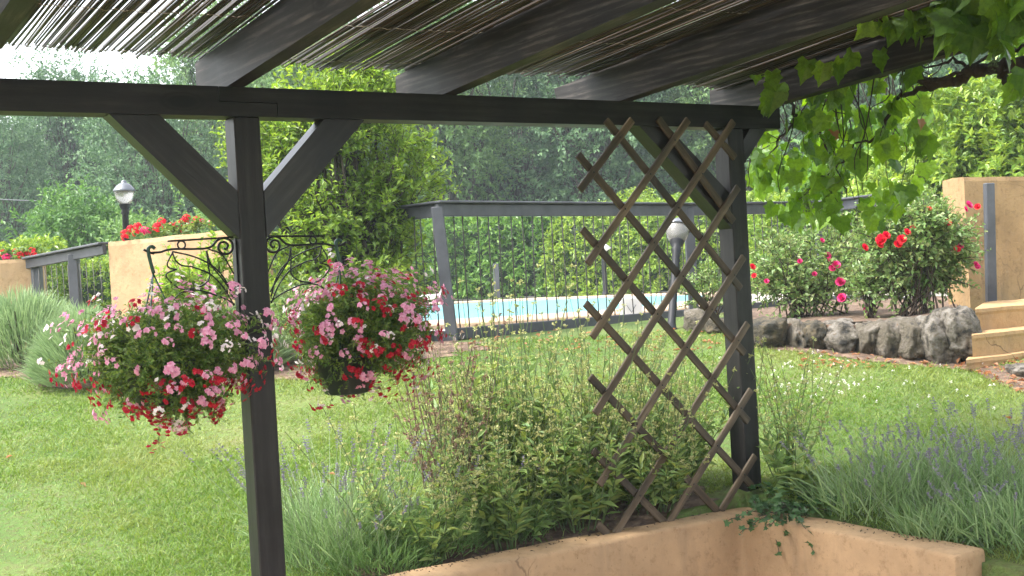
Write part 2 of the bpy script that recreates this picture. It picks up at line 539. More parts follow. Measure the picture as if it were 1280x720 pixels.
M['greenstem'] = plain('green_stem', (.09, .14, .045), .6)
M['lavstem'] = plain('grey_green_stem', (.20, .26, .15), .6)
M['drystem'] = plain('dry_stem', (.13, .085, .06), .8)
M['grass'] = leafmat('grass_blade', [(.075, .155, .022), (.12, .215, .032), (.18, .27, .045), (.10, .185, .028), (.24, .28, .08)], .3, .5, patch=True)
M['bush'] = leafmat('light_bush_leaf', [(.095, .185, .028), (.175, .28, .042), (.26, .37, .065), (.125, .22, .032)], .42, .4)
M['hedge'] = leafmat('laurel_leaf', [(.055, .14, .026), (.105, .225, .042), (.18, .31, .06), (.075, .175, .033)], .3, .35)
M['hedge2'] = leafmat('yellow_green_laurel_leaf', [(.085, .17, .025), (.18, .285, .04), (.29, .39, .06), (.115, .21, .035)], .3, .35)
M['wood_far'] = leafmat('wood_leaf', [(.055, .115, .052), (.09, .175, .08), (.15, .25, .11), (.068, .14, .065)], .2, .6)
M['wood_mid'] = leafmat('mid_tree_leaf', [(.08, .16, .05), (.125, .225, .07), (.19, .30, .095), (.095, .185, .06)], .28, .5)
M['pale_tree'] = leafmat('pale_tree_leaf', [(.05, .13, .03), (.09, .19, .05), (.13, .24, .07)], .3, .5)
M['santolina'] = leafmat('grey_green_needle', [(.17, .26, .12), (.24, .34, .155), (.30, .41, .21), (.14, .22, .10)], .2, .6)
M['lavleaf'] = leafmat('lavender_leaf', [(.13, .23, .08), (.19, .30, .12), (.27, .37, .18), (.10, .18, .055)], .25, .6)
M['lavgreen'] = leafmat('green_lavender_leaf', [(.10, .20, .055), (.15, .27, .08), (.21, .33, .12), (.08, .155, .045)], .25, .55)
M['lavflower'] = leafmat('faded_lavender_spike', [(.16, .14, .21), (.22, .20, .28), (.28, .26, .28)], .15, .7)
M['sage'] = leafmat('sage_leaf', [(.12, .215, .06), (.19, .30, .095), (.26, .37, .14), (.30, .37, .09), (.14, .25, .085)], .3, .5)
M['sageflower'] = leafmat('pale_yellow_calyx', [(.34, .38, .14), (.42, .45, .20), (.36, .36, .14), (.50, .50, .27)], .25, .6)
M['dryflower'] = leafmat('brown_calyx', [(.20, .14, .095), (.30, .20, .13), (.15, .105, .075)], .15, .8)
M['basketleaf'] = leafmat('basket_leaf', [(.06, .13, .025), (.10, .19, .04), (.16, .26, .055), (.20, .27, .06)], .3, .45)
M['roseleaf'] = leafmat('rose_leaf', [(.10, .19, .05), (.15, .25, .075), (.21, .30, .11), (.24, .28, .10)], .3, .4)
M['vine'] = leafmat('vine_leaf', [(.06, .14, .016), (.11, .22, .025), (.17, .30, .035), (.085, .18, .022)], .45, .32, mottle=45)
M['dryleaf'] = leafmat('dry_vine_leaf', [(.30, .14, .06), (.38, .20, .10), (.22, .10, .045)], .35, .6)
M['ivy'] = leafmat('ivy_leaf', [(.025, .075, .02), (.045, .11, .03), (.07, .15, .045)], .2, .35)
def petal(name, cols): return leafmat(name, cols, .25, .5, spec=.2)
M['pink'] = petal('pink_petal', [(.64, .28, .42), (.72, .42, .55), (.58, .19, .33)])
M['red'] = petal('red_petal', [(.36, .012, .025), (.48, .02, .04), (.28, .008, .02)])
M['white_petal'] = petal('white_petal', [(.74, .66, .68), (.78, .74, .72)])
M['scarlet'] = petal('scarlet_petal', [(.60, .012, .02), (.70, .03, .035), (.50, .01, .03)])
M['magenta'] = petal('magenta_petal', [(.58, .03, .14), (.68, .06, .22), (.48, .02, .10)])
M['clover'] = petal('clover_white', [(.68, .66, .62), (.75, .73, .70)])

# ------------------------------------------------------------------ ground
def sstep(x, a, b_):
    t = np.clip((x - a) / (b_ - a), 0, 1)
    return t * t * (3 - 2 * t)
def gz(X, Y):
    X, Y = np.asarray(X, float), np.asarray(Y, float)
    t = (Y - 5.6) * .172
    z = .355 + np.where(t > 0, t, 0)
    z = np.where(z > 1.10, 1.10 + .035 * (1 - np.exp(-(z - 1.10) / .035)), z)
    a = (X - O[0]) * B[0] + (Y - O[1]) * B[1]
    r = (X - O[0]) * RR[0] + (Y - O[1]) * RR[1]
    z = z + .012 * np.sin(X * 2.1 + 1) * np.cos(Y * 1.7) * (z < 1.1)
    hole = (r < -.03) & (a < 2.62)
    z = np.where(hole, -.06, z)
    far = np.maximum(0, Y - 30)
    return z + far * .012
def ong(x, y):
    d = ray(x, y)
    for q in np.arange(3.5, 40, .02):
        P = C0 + d * q
        if P[2] <= gz(P[0], P[1]):
            return P
    return C0 + d * 40
def grid_axis(lo, hi, nlo, nhi, fine):
    a = np.concatenate([-np.geomspace(-lo, -nlo, 24)[:-1] if lo < nlo else [], np.arange(nlo, nhi, fine), np.geomspace(nhi, hi, 26)])
    return a
ga = np.unique(np.concatenate([grid_axis(-160, 160, -6, 10, .16), [2.60, 2.64]]))
gr = np.unique(np.concatenate([-np.geomspace(40, 3, 12), np.arange(-3, 14, .16), np.geomspace(14, 260, 40), [-.05, -.01]]))
A_, R2 = np.meshgrid(ga, gr, indexing='ij')
GX = O[0] + B[0] * A_ + RR[0] * R2
GY = O[1] + B[1] * A_ + RR[1] * R2
GZ = gz(GX, GY)
i = np.arange(len(ga) - 1)[:, None] * len(gr); j = np.arange(len(gr) - 1)[None, :]
Q = np.stack([i + j, i + len(gr) + j, i + len(gr) + j + 1, i + j + 1], -1).reshape(-1, 4)
mb = MB(); mb.add(np.stack([GX, GY, GZ], -1).reshape(-1, 3), Q, 0, True)
struct('ground', mb, M['ground'])
mb = MB(); mb.add([AR(-9, -6, 0), AR(2.6, -6, 0), AR(2.6, -.04, 0), AR(-9, -.04, 0)], [(0, 1, 2, 3)])
struct('patio_floor', mb, M['patio'])

BEDS = []
def bed(name, pts, h=.012):
    """soil patch that follows the lawn: fan of rings inside a wobbly outline"""
    P = np.array([q[:2] for q in pts]); c = P.mean(0)
    n = 64
    t = np.linspace(0, len(P), n, endpoint=False)
    k = t.astype(int); f = (t - k)[:, None]
    L = P[k] * (1 - f) + P[(k + 1) % len(P)] * f
    L = c + (L - c) * (1 + .06 * np.sin(np.arange(n) * 1.9)[:, None] + RNG.uniform(-.04, .04, (n, 1)))
    BEDS.append(L)
    V = [];
    for s_ in np.linspace(0.04, 1, 9):
        X = c + (L - c) * s_
        V.append(np.column_stack([X, gz(X[:, 0], X[:, 1]) + h * (1.2 - s_) + .004]))
    V = np.concatenate(V)
    i = np.arange(8)[:, None] * n; j = np.arange(n)[None, :]
    Q = np.stack([i + j, i + (j + 1) % n, i + n + (j + 1) % n, i + n + j], -1).reshape(-1, 4)
    mb = MB(); mb.add(V, Q, 0, True); mb.add(V[:n], [tuple(range(n))])
    return struct(name, mb, M['soil'])
def inpoly(X, Y, L):
    r = np.zeros(len(X), bool)
    x0, y0 = L[:, 0], L[:, 1]; x1, y1 = np.roll(x0, -1), np.roll(y0, -1)
    for a, b_, c, d in zip(x0, y0, x1, y1):
        k = ((b_ > Y) != (d > Y)) & (X < (c - a) * (Y - b_) / (d - b_ + 1e-12) + a)
        r ^= k
    return r
bed('planting_bed', [ong(1192, 452), ong(1290, 462), ong(1300, 500), ong(1240, 478)])
bed('verge', [ong(935, 426), ong(1000, 432), ong(1080, 441), ong(1150, 448), ong(1218, 452), ong(1218, 464), ong(1150, 459), ong(1080, 452), ong(1000, 441), ong(935, 436)], .004)
bed('soil_bed', [AR(.3, .05), AR(1.2, .0), AR(2.5, .02), AR(2.55, .7), AR(1.8, .95), AR(.8, .7)])
bed('garden_bed', [ong(-40, 468), ong(110, 490), ong(250, 486), ong(380, 474), ong(470, 462), ong(540, 450), ong(620, 434), ong(560, 427), ong(420, 436), ong(250, 440), ong(20, 440)])

# ------------------------------------------------------------------ pergola
perg = empty('pergola', AR(0, 0, .3), 'dark stained timber pergola with sloping rafters and a dry reed roof', 'pergola')
VB = [B, RR, ZZ]
def post(a):
    mb = MB()
    z0, z1 = .30, ZB
    mb.box(AR(a + S / 2, S / 2, (z0 + z1) / 2), *VB, S / 2, S / 2, (z1 - z0) / 2, 0, .005)
    return mb.build('post', M['postwood'], perg)
post(0); post(RP)
# beam in two lengths joined by a stepped lap over the near post
g = .003
a1, a2, aend = -.059, .185, 3.045
zl, zm, zh = ZB, ZB + HB * .47, ZB + HB
def beam(poly):
    mb = MB()
    mb.prism([AR(a, -.004, z) for a, z in poly], RR * (S + .008))
    return mb.build('beam', M['beamwood'], perg)
beam([(-3.4, zl), (a2, zl), (a2, zm), (a1, zm), (a1, zh), (-3.4, zh)])
beam([(a2 + g, zl), (aend, zl), (aend, zh), (a1 + g, zh), (a1 + g, zm + g), (a2 + g, zm + g)])
def brace(poly, mt_='brace_down'):
    mb = MB()
    mb.prism([AR(a, .004, z) for a, z in poly], RR * (S - .012))
    return mb.build('brace', M[mt_], perg)
e = .002
brace([(-.490, ZB - e), (-.295, ZB - e), (-e, 2.085), (-e, 1.892)])
brace([(S + e, 1.893), (S + e, 2.085), (.395, ZB - e), (.582, ZB - e)], 'brace_up')
brace([(2.085, ZB - e), (2.27, ZB - e), (RP - e, 2.04), (RP - e, 1.86)])
brace([(RP + S + e, 2.20), (RP + S + e, 2.32), (RP + S + .05, ZB - e), (RP + S + .17, ZB - e)], 'brace_up')
# rafters rest on the beam, sloping down outwards
GS, HT, T1, T2 = .0644, .180, -.0187, .9946
DV = RR * math.cos(GS) - ZZ * math.sin(GS)
NV = RR * math.sin(GS) + ZZ * math.cos(GS)
ends = {-1: .36, 0: .372, 1: .445, 2: .526, 3: .45, -2: .4, -3: .4}
for k in (-3, -2, -1, 0, 1, 2, 3):
    mb = MB()
    base = AR(T1 + T2 * k, 0, ZB + HB + .002)
    tn, tf = -3.6, ends[k]
    P = [base + DV * tn, base + DV * tf, base + DV * tf + NV * .0 + ZZ * HT, base + DV * tn + NV * HT]
    if k == 2:   # the cut end of this one slants
        P = [base + DV * tn, base + DV * (tf - .02), base + DV * (tf + .03) + ZZ * HT, base + DV * tn + NV * HT]
    mb.prism(P, B * .072)
    r = mb.build('rafter', M['rafterwood'], perg)
    if k in (0, 1):
        q = MB(); c = base + DV * (tf * .45) + ZZ * .03 - B * .001
        q.lathe([(.006, 0), (.006, .004), (.0001, .004)], c, 10, 0, -B)
        q.build('bolt', M['iron'], r)
# reed matting on top of the rafters
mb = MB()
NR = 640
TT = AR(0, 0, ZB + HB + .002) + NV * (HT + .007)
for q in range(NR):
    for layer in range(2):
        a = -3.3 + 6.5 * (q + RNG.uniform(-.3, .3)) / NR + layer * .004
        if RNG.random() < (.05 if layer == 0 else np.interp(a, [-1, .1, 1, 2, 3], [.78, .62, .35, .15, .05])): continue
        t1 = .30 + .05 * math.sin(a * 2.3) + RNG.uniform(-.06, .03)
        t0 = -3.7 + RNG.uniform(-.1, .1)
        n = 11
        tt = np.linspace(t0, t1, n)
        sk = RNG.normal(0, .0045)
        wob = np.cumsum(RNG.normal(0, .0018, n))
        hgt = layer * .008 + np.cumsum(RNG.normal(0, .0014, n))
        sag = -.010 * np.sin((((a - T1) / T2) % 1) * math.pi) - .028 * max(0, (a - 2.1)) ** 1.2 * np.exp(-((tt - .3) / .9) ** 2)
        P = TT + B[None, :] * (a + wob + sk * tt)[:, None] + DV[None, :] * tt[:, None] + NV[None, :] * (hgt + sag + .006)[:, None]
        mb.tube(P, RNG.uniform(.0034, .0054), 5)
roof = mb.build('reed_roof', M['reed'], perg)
mb = MB()
for t in (.2, -.35, -.9, -1.45, -2.0, -2.6):
    P = [TT + B * a + DV * (t + .006 * math.sin(a * 40)) + NV * (-.0015 + .004 * math.sin(a * 90) - .010 * math.sin((((a - T1) / T2) % 1) * math.pi)) for a in np.arange(-3.3, 3.2, .03)]
    mb.tube(P, .0016, 4)
mb.build('binding_wire', M['thread'], roof)

# ------------------------------------------------------------------ trellis
tre = empty('trellis', AR(2.2, -.03, WALL_Z), 'brown weathered diamond lattice trellis leaning against the dark beam and post', 'trellis')
up_l = [[(2.010, 2.407), (1.673, 2.067)], [(2.365, 2.415), (1.687, 1.717)], [(2.680, 2.413), (1.696, 1.366)], [(2.684, 2.073), (1.686, 1.004)],
        [(2.698, 1.711), (1.686, .664)], [(2.707, 1.364), (1.77, .417)], [(2.704, 1.018), (2.105, .418)], [(2.708, .674), (2.450, .425)]]
dn_l = [[(2.497, 2.400), (2.690, 2.225)], [(2.188, 2.419), (2.660, 1.895)], [(1.858, 2.404), (2.680, 1.545)], [(1.684, 2.238), (2.684, 1.207)], [(1.679, 1.884), (2.687, .852)],
        [(1.679, 1.531), (2.685, .514)], [(1.679, 1.180), (2.440, .420)], [(1.678, .829), (2.090, .418)], [(1.680, .475), (1.735, .418)]]
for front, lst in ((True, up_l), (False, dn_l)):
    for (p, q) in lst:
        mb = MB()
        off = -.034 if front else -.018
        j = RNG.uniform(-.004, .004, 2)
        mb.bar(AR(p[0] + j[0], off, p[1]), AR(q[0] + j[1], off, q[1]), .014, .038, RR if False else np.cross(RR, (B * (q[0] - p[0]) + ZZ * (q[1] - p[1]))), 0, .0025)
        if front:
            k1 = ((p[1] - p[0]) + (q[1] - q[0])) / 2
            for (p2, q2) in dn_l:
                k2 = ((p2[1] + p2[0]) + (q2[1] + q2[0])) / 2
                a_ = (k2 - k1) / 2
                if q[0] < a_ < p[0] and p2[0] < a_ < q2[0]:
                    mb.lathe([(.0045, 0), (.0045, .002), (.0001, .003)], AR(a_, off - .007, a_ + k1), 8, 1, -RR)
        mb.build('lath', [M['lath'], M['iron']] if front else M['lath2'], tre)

# ------------------------------------------------------------------ planter wall at the pergola corner
def rounded_wall(name, path, half, z0, z1, mat, label, cat, rb=.016, parent=None):
    """thick wall along a path (N,2) with a softened, slightly uneven top"""
    P = np.asarray(path, float)
    d = [0] + list(np.cumsum(np.linalg.norm(np.diff(P, axis=0), axis=1)))
    n = max(6, int(d[-1] / .06))
    t = np.linspace(0, d[-1], n)
    X = np.column_stack([np.interp(t, d, P[:, 0]), np.interp(t, d, P[:, 1])])
    T = np.gradient(X, axis=0); T /= np.linalg.norm(T, axis=1)[:, None]
    N = np.column_stack([-T[:, 1], T[:, 0]])
    prof = [(-half, z0), (-half, z1 - rb * 1.2), (-half + rb * .35, z1 - rb * .35), (-half + rb * 1.2, z1), (0, z1 + .004), (half - rb * 1.2, z1), (half - rb * .35, z1 - rb * .35), (half, z1 - rb * 1.2), (half, z0)]
    k = len(prof)
    V = np.zeros((n, k, 3))
    for q, (o, z) in enumerate(prof):
        V[:, q, :2] = X + N * o
        V[:, q, 2] = z
    for a in range(n):
        for q in range(1, k - 1):
            V[a, q] += np.array([nz(V[a, q], 5), nz(V[a, q] + 9, 5), nz(V[a, q] + 17, 4)]) * .007
    i = np.arange(n - 1)[:, None] * k; j = np.arange(k - 1)[None, :]
    Q = np.stack([i + j, i + j + 1, i + k + j + 1, i + k + j], -1).reshape(-1, 4)
    # rounded ends
    mb = MB(); mb.add(V.reshape(-1, 3), Q, 0, True)
    for a, sgn in ((0, -1), (n - 1, 1)):
        c = V[a].copy()
        c2 = c + np.append(T[a] * sgn, 0) * rb * .5
        ctr = c.mean(0)
        c2[:, :2] = ctr[:2] + (c2[:, :2] - ctr[:2]) * .9 + T[a] * sgn * rb * .4 * .1
        c2[1:-1, 2] -= rb * .4
        VV = np.concatenate([c, c2])
        F = [(q, q + 1, q + 1 + k, q + k) for q in range(k - 1)] + [tuple(range(k, 2 * k))]
        mb.add(VV, F, 0, True)
    o = mb.build(name, mat, parent)
    if label: tag(o, label, cat)
    return o
pw = [AR(-5, -.035)[:2], AR(2.45, -.035)[:2], AR(2.535, -.06)[:2], AR(2.585, -.12)[:2], AR(2.585, -.30)[:2], AR(2.575, -1.42)[:2]]
rounded_wall('planter_wall', pw, .10, 0, WALL_Z, M['stucco'], 'low ochre stucco planter wall turning a corner at the foot of the far post', 'wall')

mb = MB()
for q in range(420):
    if RNG.random() < .6:
        c = AR(RNG.uniform(.2, 2.5), -.035 + RNG.normal(.05, .035), WALL_Z + .005)
    else:
        c = AR(2.585 + RNG.normal(.04, .04), RNG.uniform(-1.4, -.1), WALL_Z + .005)
    if abs(ab(c)[1] + .035) > .085 and ab(c)[0] < 2.45: continue
    if ab(c)[0] > 2.67: continue
    mb.leaves([c], unit(1) * [1, 1, .1], ZZ[None] + unit(1) * .5, RNG.uniform(.006, .022), RNG.uniform(.004, .009), .4)
tag(mb.build('soil_crumbs', M['twig']), 'soil crumbs and bits of dry leaf lying along the top of the low wall', 'soil', kind='stuff')

# ------------------------------------------------------------------ fence round the pool
def bar_part(name, p0, p1, wd, th, mat, par, up=(0, 0, 1), bev=.006):
    mb = MB(); mb.bar(p0, p1, wd, th, up, 0, bev)
    return mb.build(name, mat, par)
fA = ong(560, 428); fA = W(560, 425, 10.5)
fB = W(868, 404, 12.9)
fC = W(1030, 385, 14.2)
fD = W(1157, 384, 12.6)
fL = fA + np.array([-1.3, 1.5, .0])
fen = empty('pool_fence', fA, 'dark grey timber rail fence with thin upright wires in front of the swimming pool', 'fence')
HF = 1.20
tops = []
for P, lab in ((fA, 0), (fB, 1), (fC, 2), (fD, 3), (fL, 4)):
    P[2] = 1.12 if lab in (0, 4) else 1.10
    bar_part('post', P - ZZ * .12 + np.array([.045 if lab == 0 else 0, 0, 0]), P + ZZ * (HF - .03) + np.array([-.03 if lab == 0 else 0, 0, 0]), .10, .10, M['fencewood'], fen, (0, 1, 0))
def rails(P, Q, first=False):
    d = (Q - P) / np.linalg.norm(Q - P)
    nrm = np.cross(d, ZZ)
    bar_part('top_rail', P + ZZ * (HF - .06) - d * .05, Q + ZZ * (HF - .06) + d * .02, .05, .11, M['fencewood'], fen)
    bar_part('top_cap', P + ZZ * (HF + .008) - d * .06 , Q + ZZ * (HF + .008) + d * .0, .14, .022, M['fencewood'], fen)
    bar_part('bottom_rail', P + ZZ * .07 - d * .0, Q + ZZ * .05 + d * .02, .05, .10, M['fencewood'], fen)
    L = np.linalg.norm(Q - P)
    k = int(L / .135)
    for q in range(1, k):
        t = (q + RNG.uniform(-.18, .18)) / k
        b0 = P + (Q - P) * t + ZZ * .10
        b1 = b0 + ZZ * (HF - .20) + d * RNG.uniform(-.015, .015)
        mb = MB()
        mid = (b0 + b1) / 2 + d * RNG.uniform(-.008, .008) + nrm * RNG.uniform(-.01, .01)
        mb.tube([b0, (b0 + mid) / 2, mid, (mid + b1) / 2, b1], .0058, 5)
        mb.build('wire', M['wire'], fen)
rails(fA, fB); rails(fB, fC); rails(fC, fD); rails(fL, fA)

# short fence at the left between the two walls
sA, sB, sM = W(40, 425, 13.6), W(137, 412, 12.6), W(98, 418, 13.0)
sf = empty('short_fence', sM, 'short dark grey rail fence between the two geranium walls at the left', 'fence')
for P in (sA, sB, sM): P[2] = .98
sA2 = sA + np.array([.10, 0, 0])
for P in (sA2, sM): bar_part('post', P - ZZ * .1, P + ZZ * 1.16, .10, .10, M['fencewood'], sf, (0, 1, 0))
bar_part('top_rail', sA + ZZ * 1.10, sB + ZZ * 1.18, .05, .10, M['fencewood'], sf)
bar_part('top_cap', sA + ZZ * 1.165, sB + ZZ * 1.245, .14, .025, M['fencewood'], sf)
bar_part('bottom_rail', sA + ZZ * .08, sB + ZZ * .12, .05, .09, M['fencewood'], sf)
for q in range(1, 13):
    t = q / 13 + RNG.uniform(-.015, .015)
    P = sA + (sB - sA) * t
    mb = MB(); mb.tube([P + ZZ * .13, P + ZZ * .6 + np.array([.006, 0, 0]), P + ZZ * 1.06], .0045, 5); mb.build('wire', M['wire'], sf)

# ------------------------------------------------------------------ walls
def wallbox(name, p0, p1, th, z0, z1a, z1b, mat, label):
    """straight stucco wall between two ground points, its top from z1a to z1b"""
    p0, p1 = np.array(p0[:2]), np.array(p1[:2])
    d = (p1 - p0); L = np.linalg.norm(d); d /= L; n = np.array([-d[1], d[0]])
    k = max(4, int(L / .12)); mb = MB(); V = []
    prof = [(0, 0), (0, .5), (0, .97), (.02, 1.0), (.5, 1.004), (.98, 1.0), (1, .97), (1, .5), (1, 0)]
    for q in range(k + 1):
        t = q / k
        for o, h in prof:
            x = p0 + d * L * t + n * th * o
            z = z0 + (z1a + (z1b - z1a) * t - z0) * h
            w_ = np.array([x[0], x[1], z])
            if h > .9: w_[2] += .012 * nz(w_, 3)
            w_[:2] += n * .008 * nz(w_ + 5, 2.5)
            V.append(w_)
    m_ = len(prof)
    i = np.arange(k)[:, None] * m_; j = np.arange(m_ - 1)[None, :]
    Q = np.stack([i + j, i + j + 1, i + m_ + j + 1, i + m_ + j], -1).reshape(-1, 4)
    mb.add(V, Q, 0, False)
    mb.add(V[:m_], [tuple(range(m_))]); mb.add(V[-m_:], [tuple(range(m_))[::-1]])
    return tag(mb.build(name, mat), label, 'wall')
gA, gB = W(135, 303, 12.6), W(300, 286, 11.9)
wallbox('stucco_wall', gA, gB, .5, .8, gA[2], gB[2], M['stucco'], 'ochre stucco wall with a row of red geraniums below the street lamp')
gC, gD = W(-75, 331, 13.4), W(47, 322, 13.6)
wallbox('stucco_wall', gC, gD, .5, .8, gC[2], gD[2], M['stucco'], 'ochre stucco wall at the left edge beside the short fence')
tA, tB = W(1205, 222, 10.4), W(1249, 221, 10.15)
tC = W(1345, 219, 10.6)
tw = wallbox('stucco_wall', tA, tC, .35, 1.15, tA[2], tC[2], M['stucco_old'], 'stained ochre wall at the top of the steps on the right')
ps = W(1239, 376, 10.15)
mb = MB(); mb.bar(ps - ZZ * .02, np.array(W(1236, 229, 10.15)), .075, .07, (0, 1, 0), 0, .006)
so = tag(mb.build('fence_post', M['fencewood']), 'grey wooden post fixed upright to the stained ochre wall', 'post')
mb = MB()
for h in (.12, .88):
    c = ps + ZZ * h - np.array([0, .036, 0]); mb.lathe([(.009, 0), (.009, .006), (.0001, .007)], c, 10, 0, (0, -1, 0))
mb.build('bolt', M['iron'], so)

# steps: three treads running along the beam direction
st = empty('garden_steps', W(1240, 450, 8.5), 'worn ochre cement steps climbing to the stained wall on the right', 'steps')
def step(px, py, z, z0, depth, wd=2.4, back=0):
    P = onz(px, py, z)
    d = np.array([.86, .51, 0]); n = np.array([.42, .90, 0])
    mb = MB(); V = []; k = 24
    prof = [(0, z0), (.0, z - .05), (-.012, z - .03), (-.006, z - .006), (.02, z), (depth, z), (depth, z0)]
    for q in range(k + 1):
        for o, zz in prof:
            w_ = P + d * (wd * q / k - .02) + n * o; w_[2] = zz
            w_ += n * .02 * nz(w_, 3) * (o < .05)
            if zz > z0: w_[2] += .010 * nz(w_ + 3, 3)
            V.append(w_)
    m_ = len(prof)
    i = np.arange(k)[:, None] * m_; j = np.arange(m_ - 1)[None, :]
    mb.add(V, np.stack([i + j, i + j + 1, i + m_ + j + 1, i + m_ + j], -1).reshape(-1, 4), 0, False)
    mb.add(V[:m_], [tuple(range(m_))]); mb.add(V[-m_:], [tuple(range(m_))[::-1]])
    return mb.build('step', M['step'], st)
step(1221, 385.5, 1.25, .7, .95)
step(1217, 418, 1.085, .7, .42)
step(1210, 449, .925, .7, .42)

# ------------------------------------------------------------------ rocks
def rock(c, sx, sy, sz, seed, rough=.22):
    n = 18
    mb = MB(); V = []; F = []
    rs = np.random.default_rng(int(seed) + 40)
    cuts = []
    for _ in range(9):
        n_ = rs.normal(size=3); n_[1] = -abs(n_[1]); n_ /= np.linalg.norm(n_)
        cuts.append((n_, rs.uniform(.82, 1.12)))
    lin = np.linspace(-1, 1, n)
    for ax in range(3):
        for sg in (-1, 1):
            b0 = len(V)
            for u in lin:
                for v in lin:
                    p = [0, 0, 0]; p[ax] = sg; p[(ax + 1) % 3] = u; p[(ax + 2) % 3] = v
                    p = np.array(p, float)
                    q = p / (np.abs(p) ** 7).sum() ** (1 / 7)
                    d = 1.0 + rough * .45 * nz(q * 1.1 + seed * 7.3) + .09 * mnoise.voronoi(Vector(q * 1.5 + seed * 2.7))[0][0] - .10 + rough * .5 * nz(q * 2.7 + seed * 3.1) 
                    d = min(d, min([h_ / max(1e-6, float(q @ n_)) for n_, h_ in cuts if q @ n_ > 0.05] + [9]))
                    d += .05 * nz(q * 5 + seed) + .03 * nz(q * 12 + seed)
                    V.append(np.asarray(c) + (CB := np.array([B * 0 + np.array([1, 0, 0])]))[0] * q[0] * sx * d + np.array([0, 1, 0]) * q[1] * sy * d + ZZ * q[2] * sz * d)
            for a in range(n - 1):
                for e_ in range(n - 1):
                    f = (b0 + a * n + e_, b0 + (a + 1) * n + e_, b0 + (a + 1) * n + e_ + 1, b0 + a * n + e_ + 1)
                    F.append(f if sg > 0 else f[::-1])
    mb.add(V, F, 0, True)
    return mb
sw = empty('stone_wall', ong(1080, 444), 'low dry stone wall of lichened boulders holding up the rose bed', 'stone wall')
cols = ['stone_dark', 'stone', 'stone_dark', 'stone_pale', 'stone', 'stone', 'stone', 'stone_pale']
for q, (x0, x1, yt, yb) in enumerate([(938, 984, 397, 434), (981, 1001, 398, 433), (999, 1029, 402, 436), (1025, 1074, 400, 440), (1070, 1096, 402, 444), (1090, 1118, 400, 447), (1115, 1156, 396, 450), (1150, 1190, 393, 455), (1176, 1222, 384, 455)]):
    P0 = ong((x0 + x1) / 2, yb)
    Y = P0[1] + .12
    L, Rr = W(x0, yb, Y), W(x1, yb, Y)
    T_, Bm = W((x0 + x1) / 2, yt, Y), W((x0 + x1) / 2, yb + 6, Y)
    c = (T_ + Bm) / 2
    rock(c, (Rr[0] - L[0]) / 2 * 1.08, .22, (T_[2] - Bm[2]) / 2, q + 1).build('stone', M[(cols + ['stone_pale'])[q]], sw)
mb = MB()
V = []
for x, yt, yb in ((940, 402, 436), (1000, 404, 439), (1080, 406, 447), (1150, 400, 453), (1200, 396, 455)):
    p = ong(x, yb) + np.array([0, .2, 0]); top = W(x, yt, p[1])
    for o in (0, .25): V += [np.array([p[0], p[1] + o, p[2] - .1]), np.array([p[0], p[1] + o, top[2]])]
F = []
for q in range(4):
    a = q * 4
    F += [(a, a + 4, a + 5, a + 1), (a + 1, a + 5, a + 7, a + 3), (a + 3, a + 7, a + 6, a + 2)]
mb.add(V, F); mb.build('earth_filling', M['soil'], sw)
for q, (x0, x1, yt, yb, mk, lab) in enumerate([(856, 884, 386, 412, 'stone', 'rounded lichened rock beside the leaning lamp seen through the trellis'), (880, 912, 398, 414, 'stone_dark', 'low flat rock beside the far pergola post, behind the trellis'),
                                               (1262, 1290, 455, 472, 'stone_pale', 'small white rock on the dry leaves below the steps')]):
    Y = ong((x0 + x1) / 2, min(yb + 2, 470))[1]
    L, Rr = W(x0, yb, Y), W(x1, yb, Y); T_, Bm = W((x0 + x1) / 2, yt, Y), W((x0 + x1) / 2, yb + 4, Y)
    tag(rock((T_ + Bm) / 2, (Rr[0] - L[0]) / 2, .13, (T_[2] - Bm[2]) / 2, 20 + q).build('rock', M[mk]), lab, 'rock')
# raised soil behind the stone wall
mb = MB()
pts = [ong(940, 430) , ong(1080, 444), ong(1210, 455)]
F0 = [np.array([p[0], p[1] + .18, 1.14]) for p in pts]
F1 = [fB + [.3, 0, .02], fC + [0, 0, .02], fD + [.3, -.1, .06], ]
V = []
for q in range(13):
    t = q / 12
    for u in np.linspace(0, 1, 7):
        k = min(1, int(t * 2)); f = t * 2 - k
        p = (F0[k] * (1 - f) + F0[k + 1] * f) * (1 - u) + (F1[k] * (1 - f) + F1[k + 1] * f) * u
        p[2] = 1.15 + .03 * nz(p, 2) + .04 * t
        V.append(p)
i = np.arange(12)[:, None] * 7; j = np.arange(6)[None, :]
mb.add(V, np.stack([i + j, i + 7 + j, i + 8 + j, i + j + 1], -1).reshape(-1, 4), 0, True)
struct('rose_bed', mb, M['soil'])

# ------------------------------------------------------------------ swimming pool
DZ = 1.20
pool = empty('swimming_pool', W(640, 385, 17.5), 'pale blue swimming pool with rounded end and sandy stone coping beyond the wire fence', 'swimming pool')
PZ = 1.20
pl = [onz(x, y, PZ) for x, y in ((565, 399), (670, 393), (775, 386), (835, 379.5), (868, 373.5), (882, 369), (872, 366.6), (800, 368.2), (700, 372), (600, 376.2))]
pl += [W(505, 380, 21.6), W(450, 385, 19.0), W(430, 395, 16.2), W(480, 403, 14.0)]
PLp = spline(pl + pl[:3], 6)[:-2 * 6][:84]
PLp[:, 2] = PZ
tg = np.roll(PLp, -1, 0) - np.roll(PLp, 1, 0)
PN = np.column_stack([tg[:, 1], -tg[:, 0], np.zeros(len(tg))]); PN /= np.linalg.norm(PN, axis=1)[:, None]
def loops(rings, close=True):
    n = len(rings[0]); mb = MB()
    i = np.arange(len(rings) - 1)[:, None] * n; j = np.arange(n)[None, :]
    return mb.add(np.concatenate(rings), np.stack([i + j, i + (j + 1) % n, i + n + (j + 1) % n, i + n + j], -1).reshape(-1, 4))
cw = np.clip(.42 + .75 * (-PN[:, 1]), .42, 1.2)[:, None]
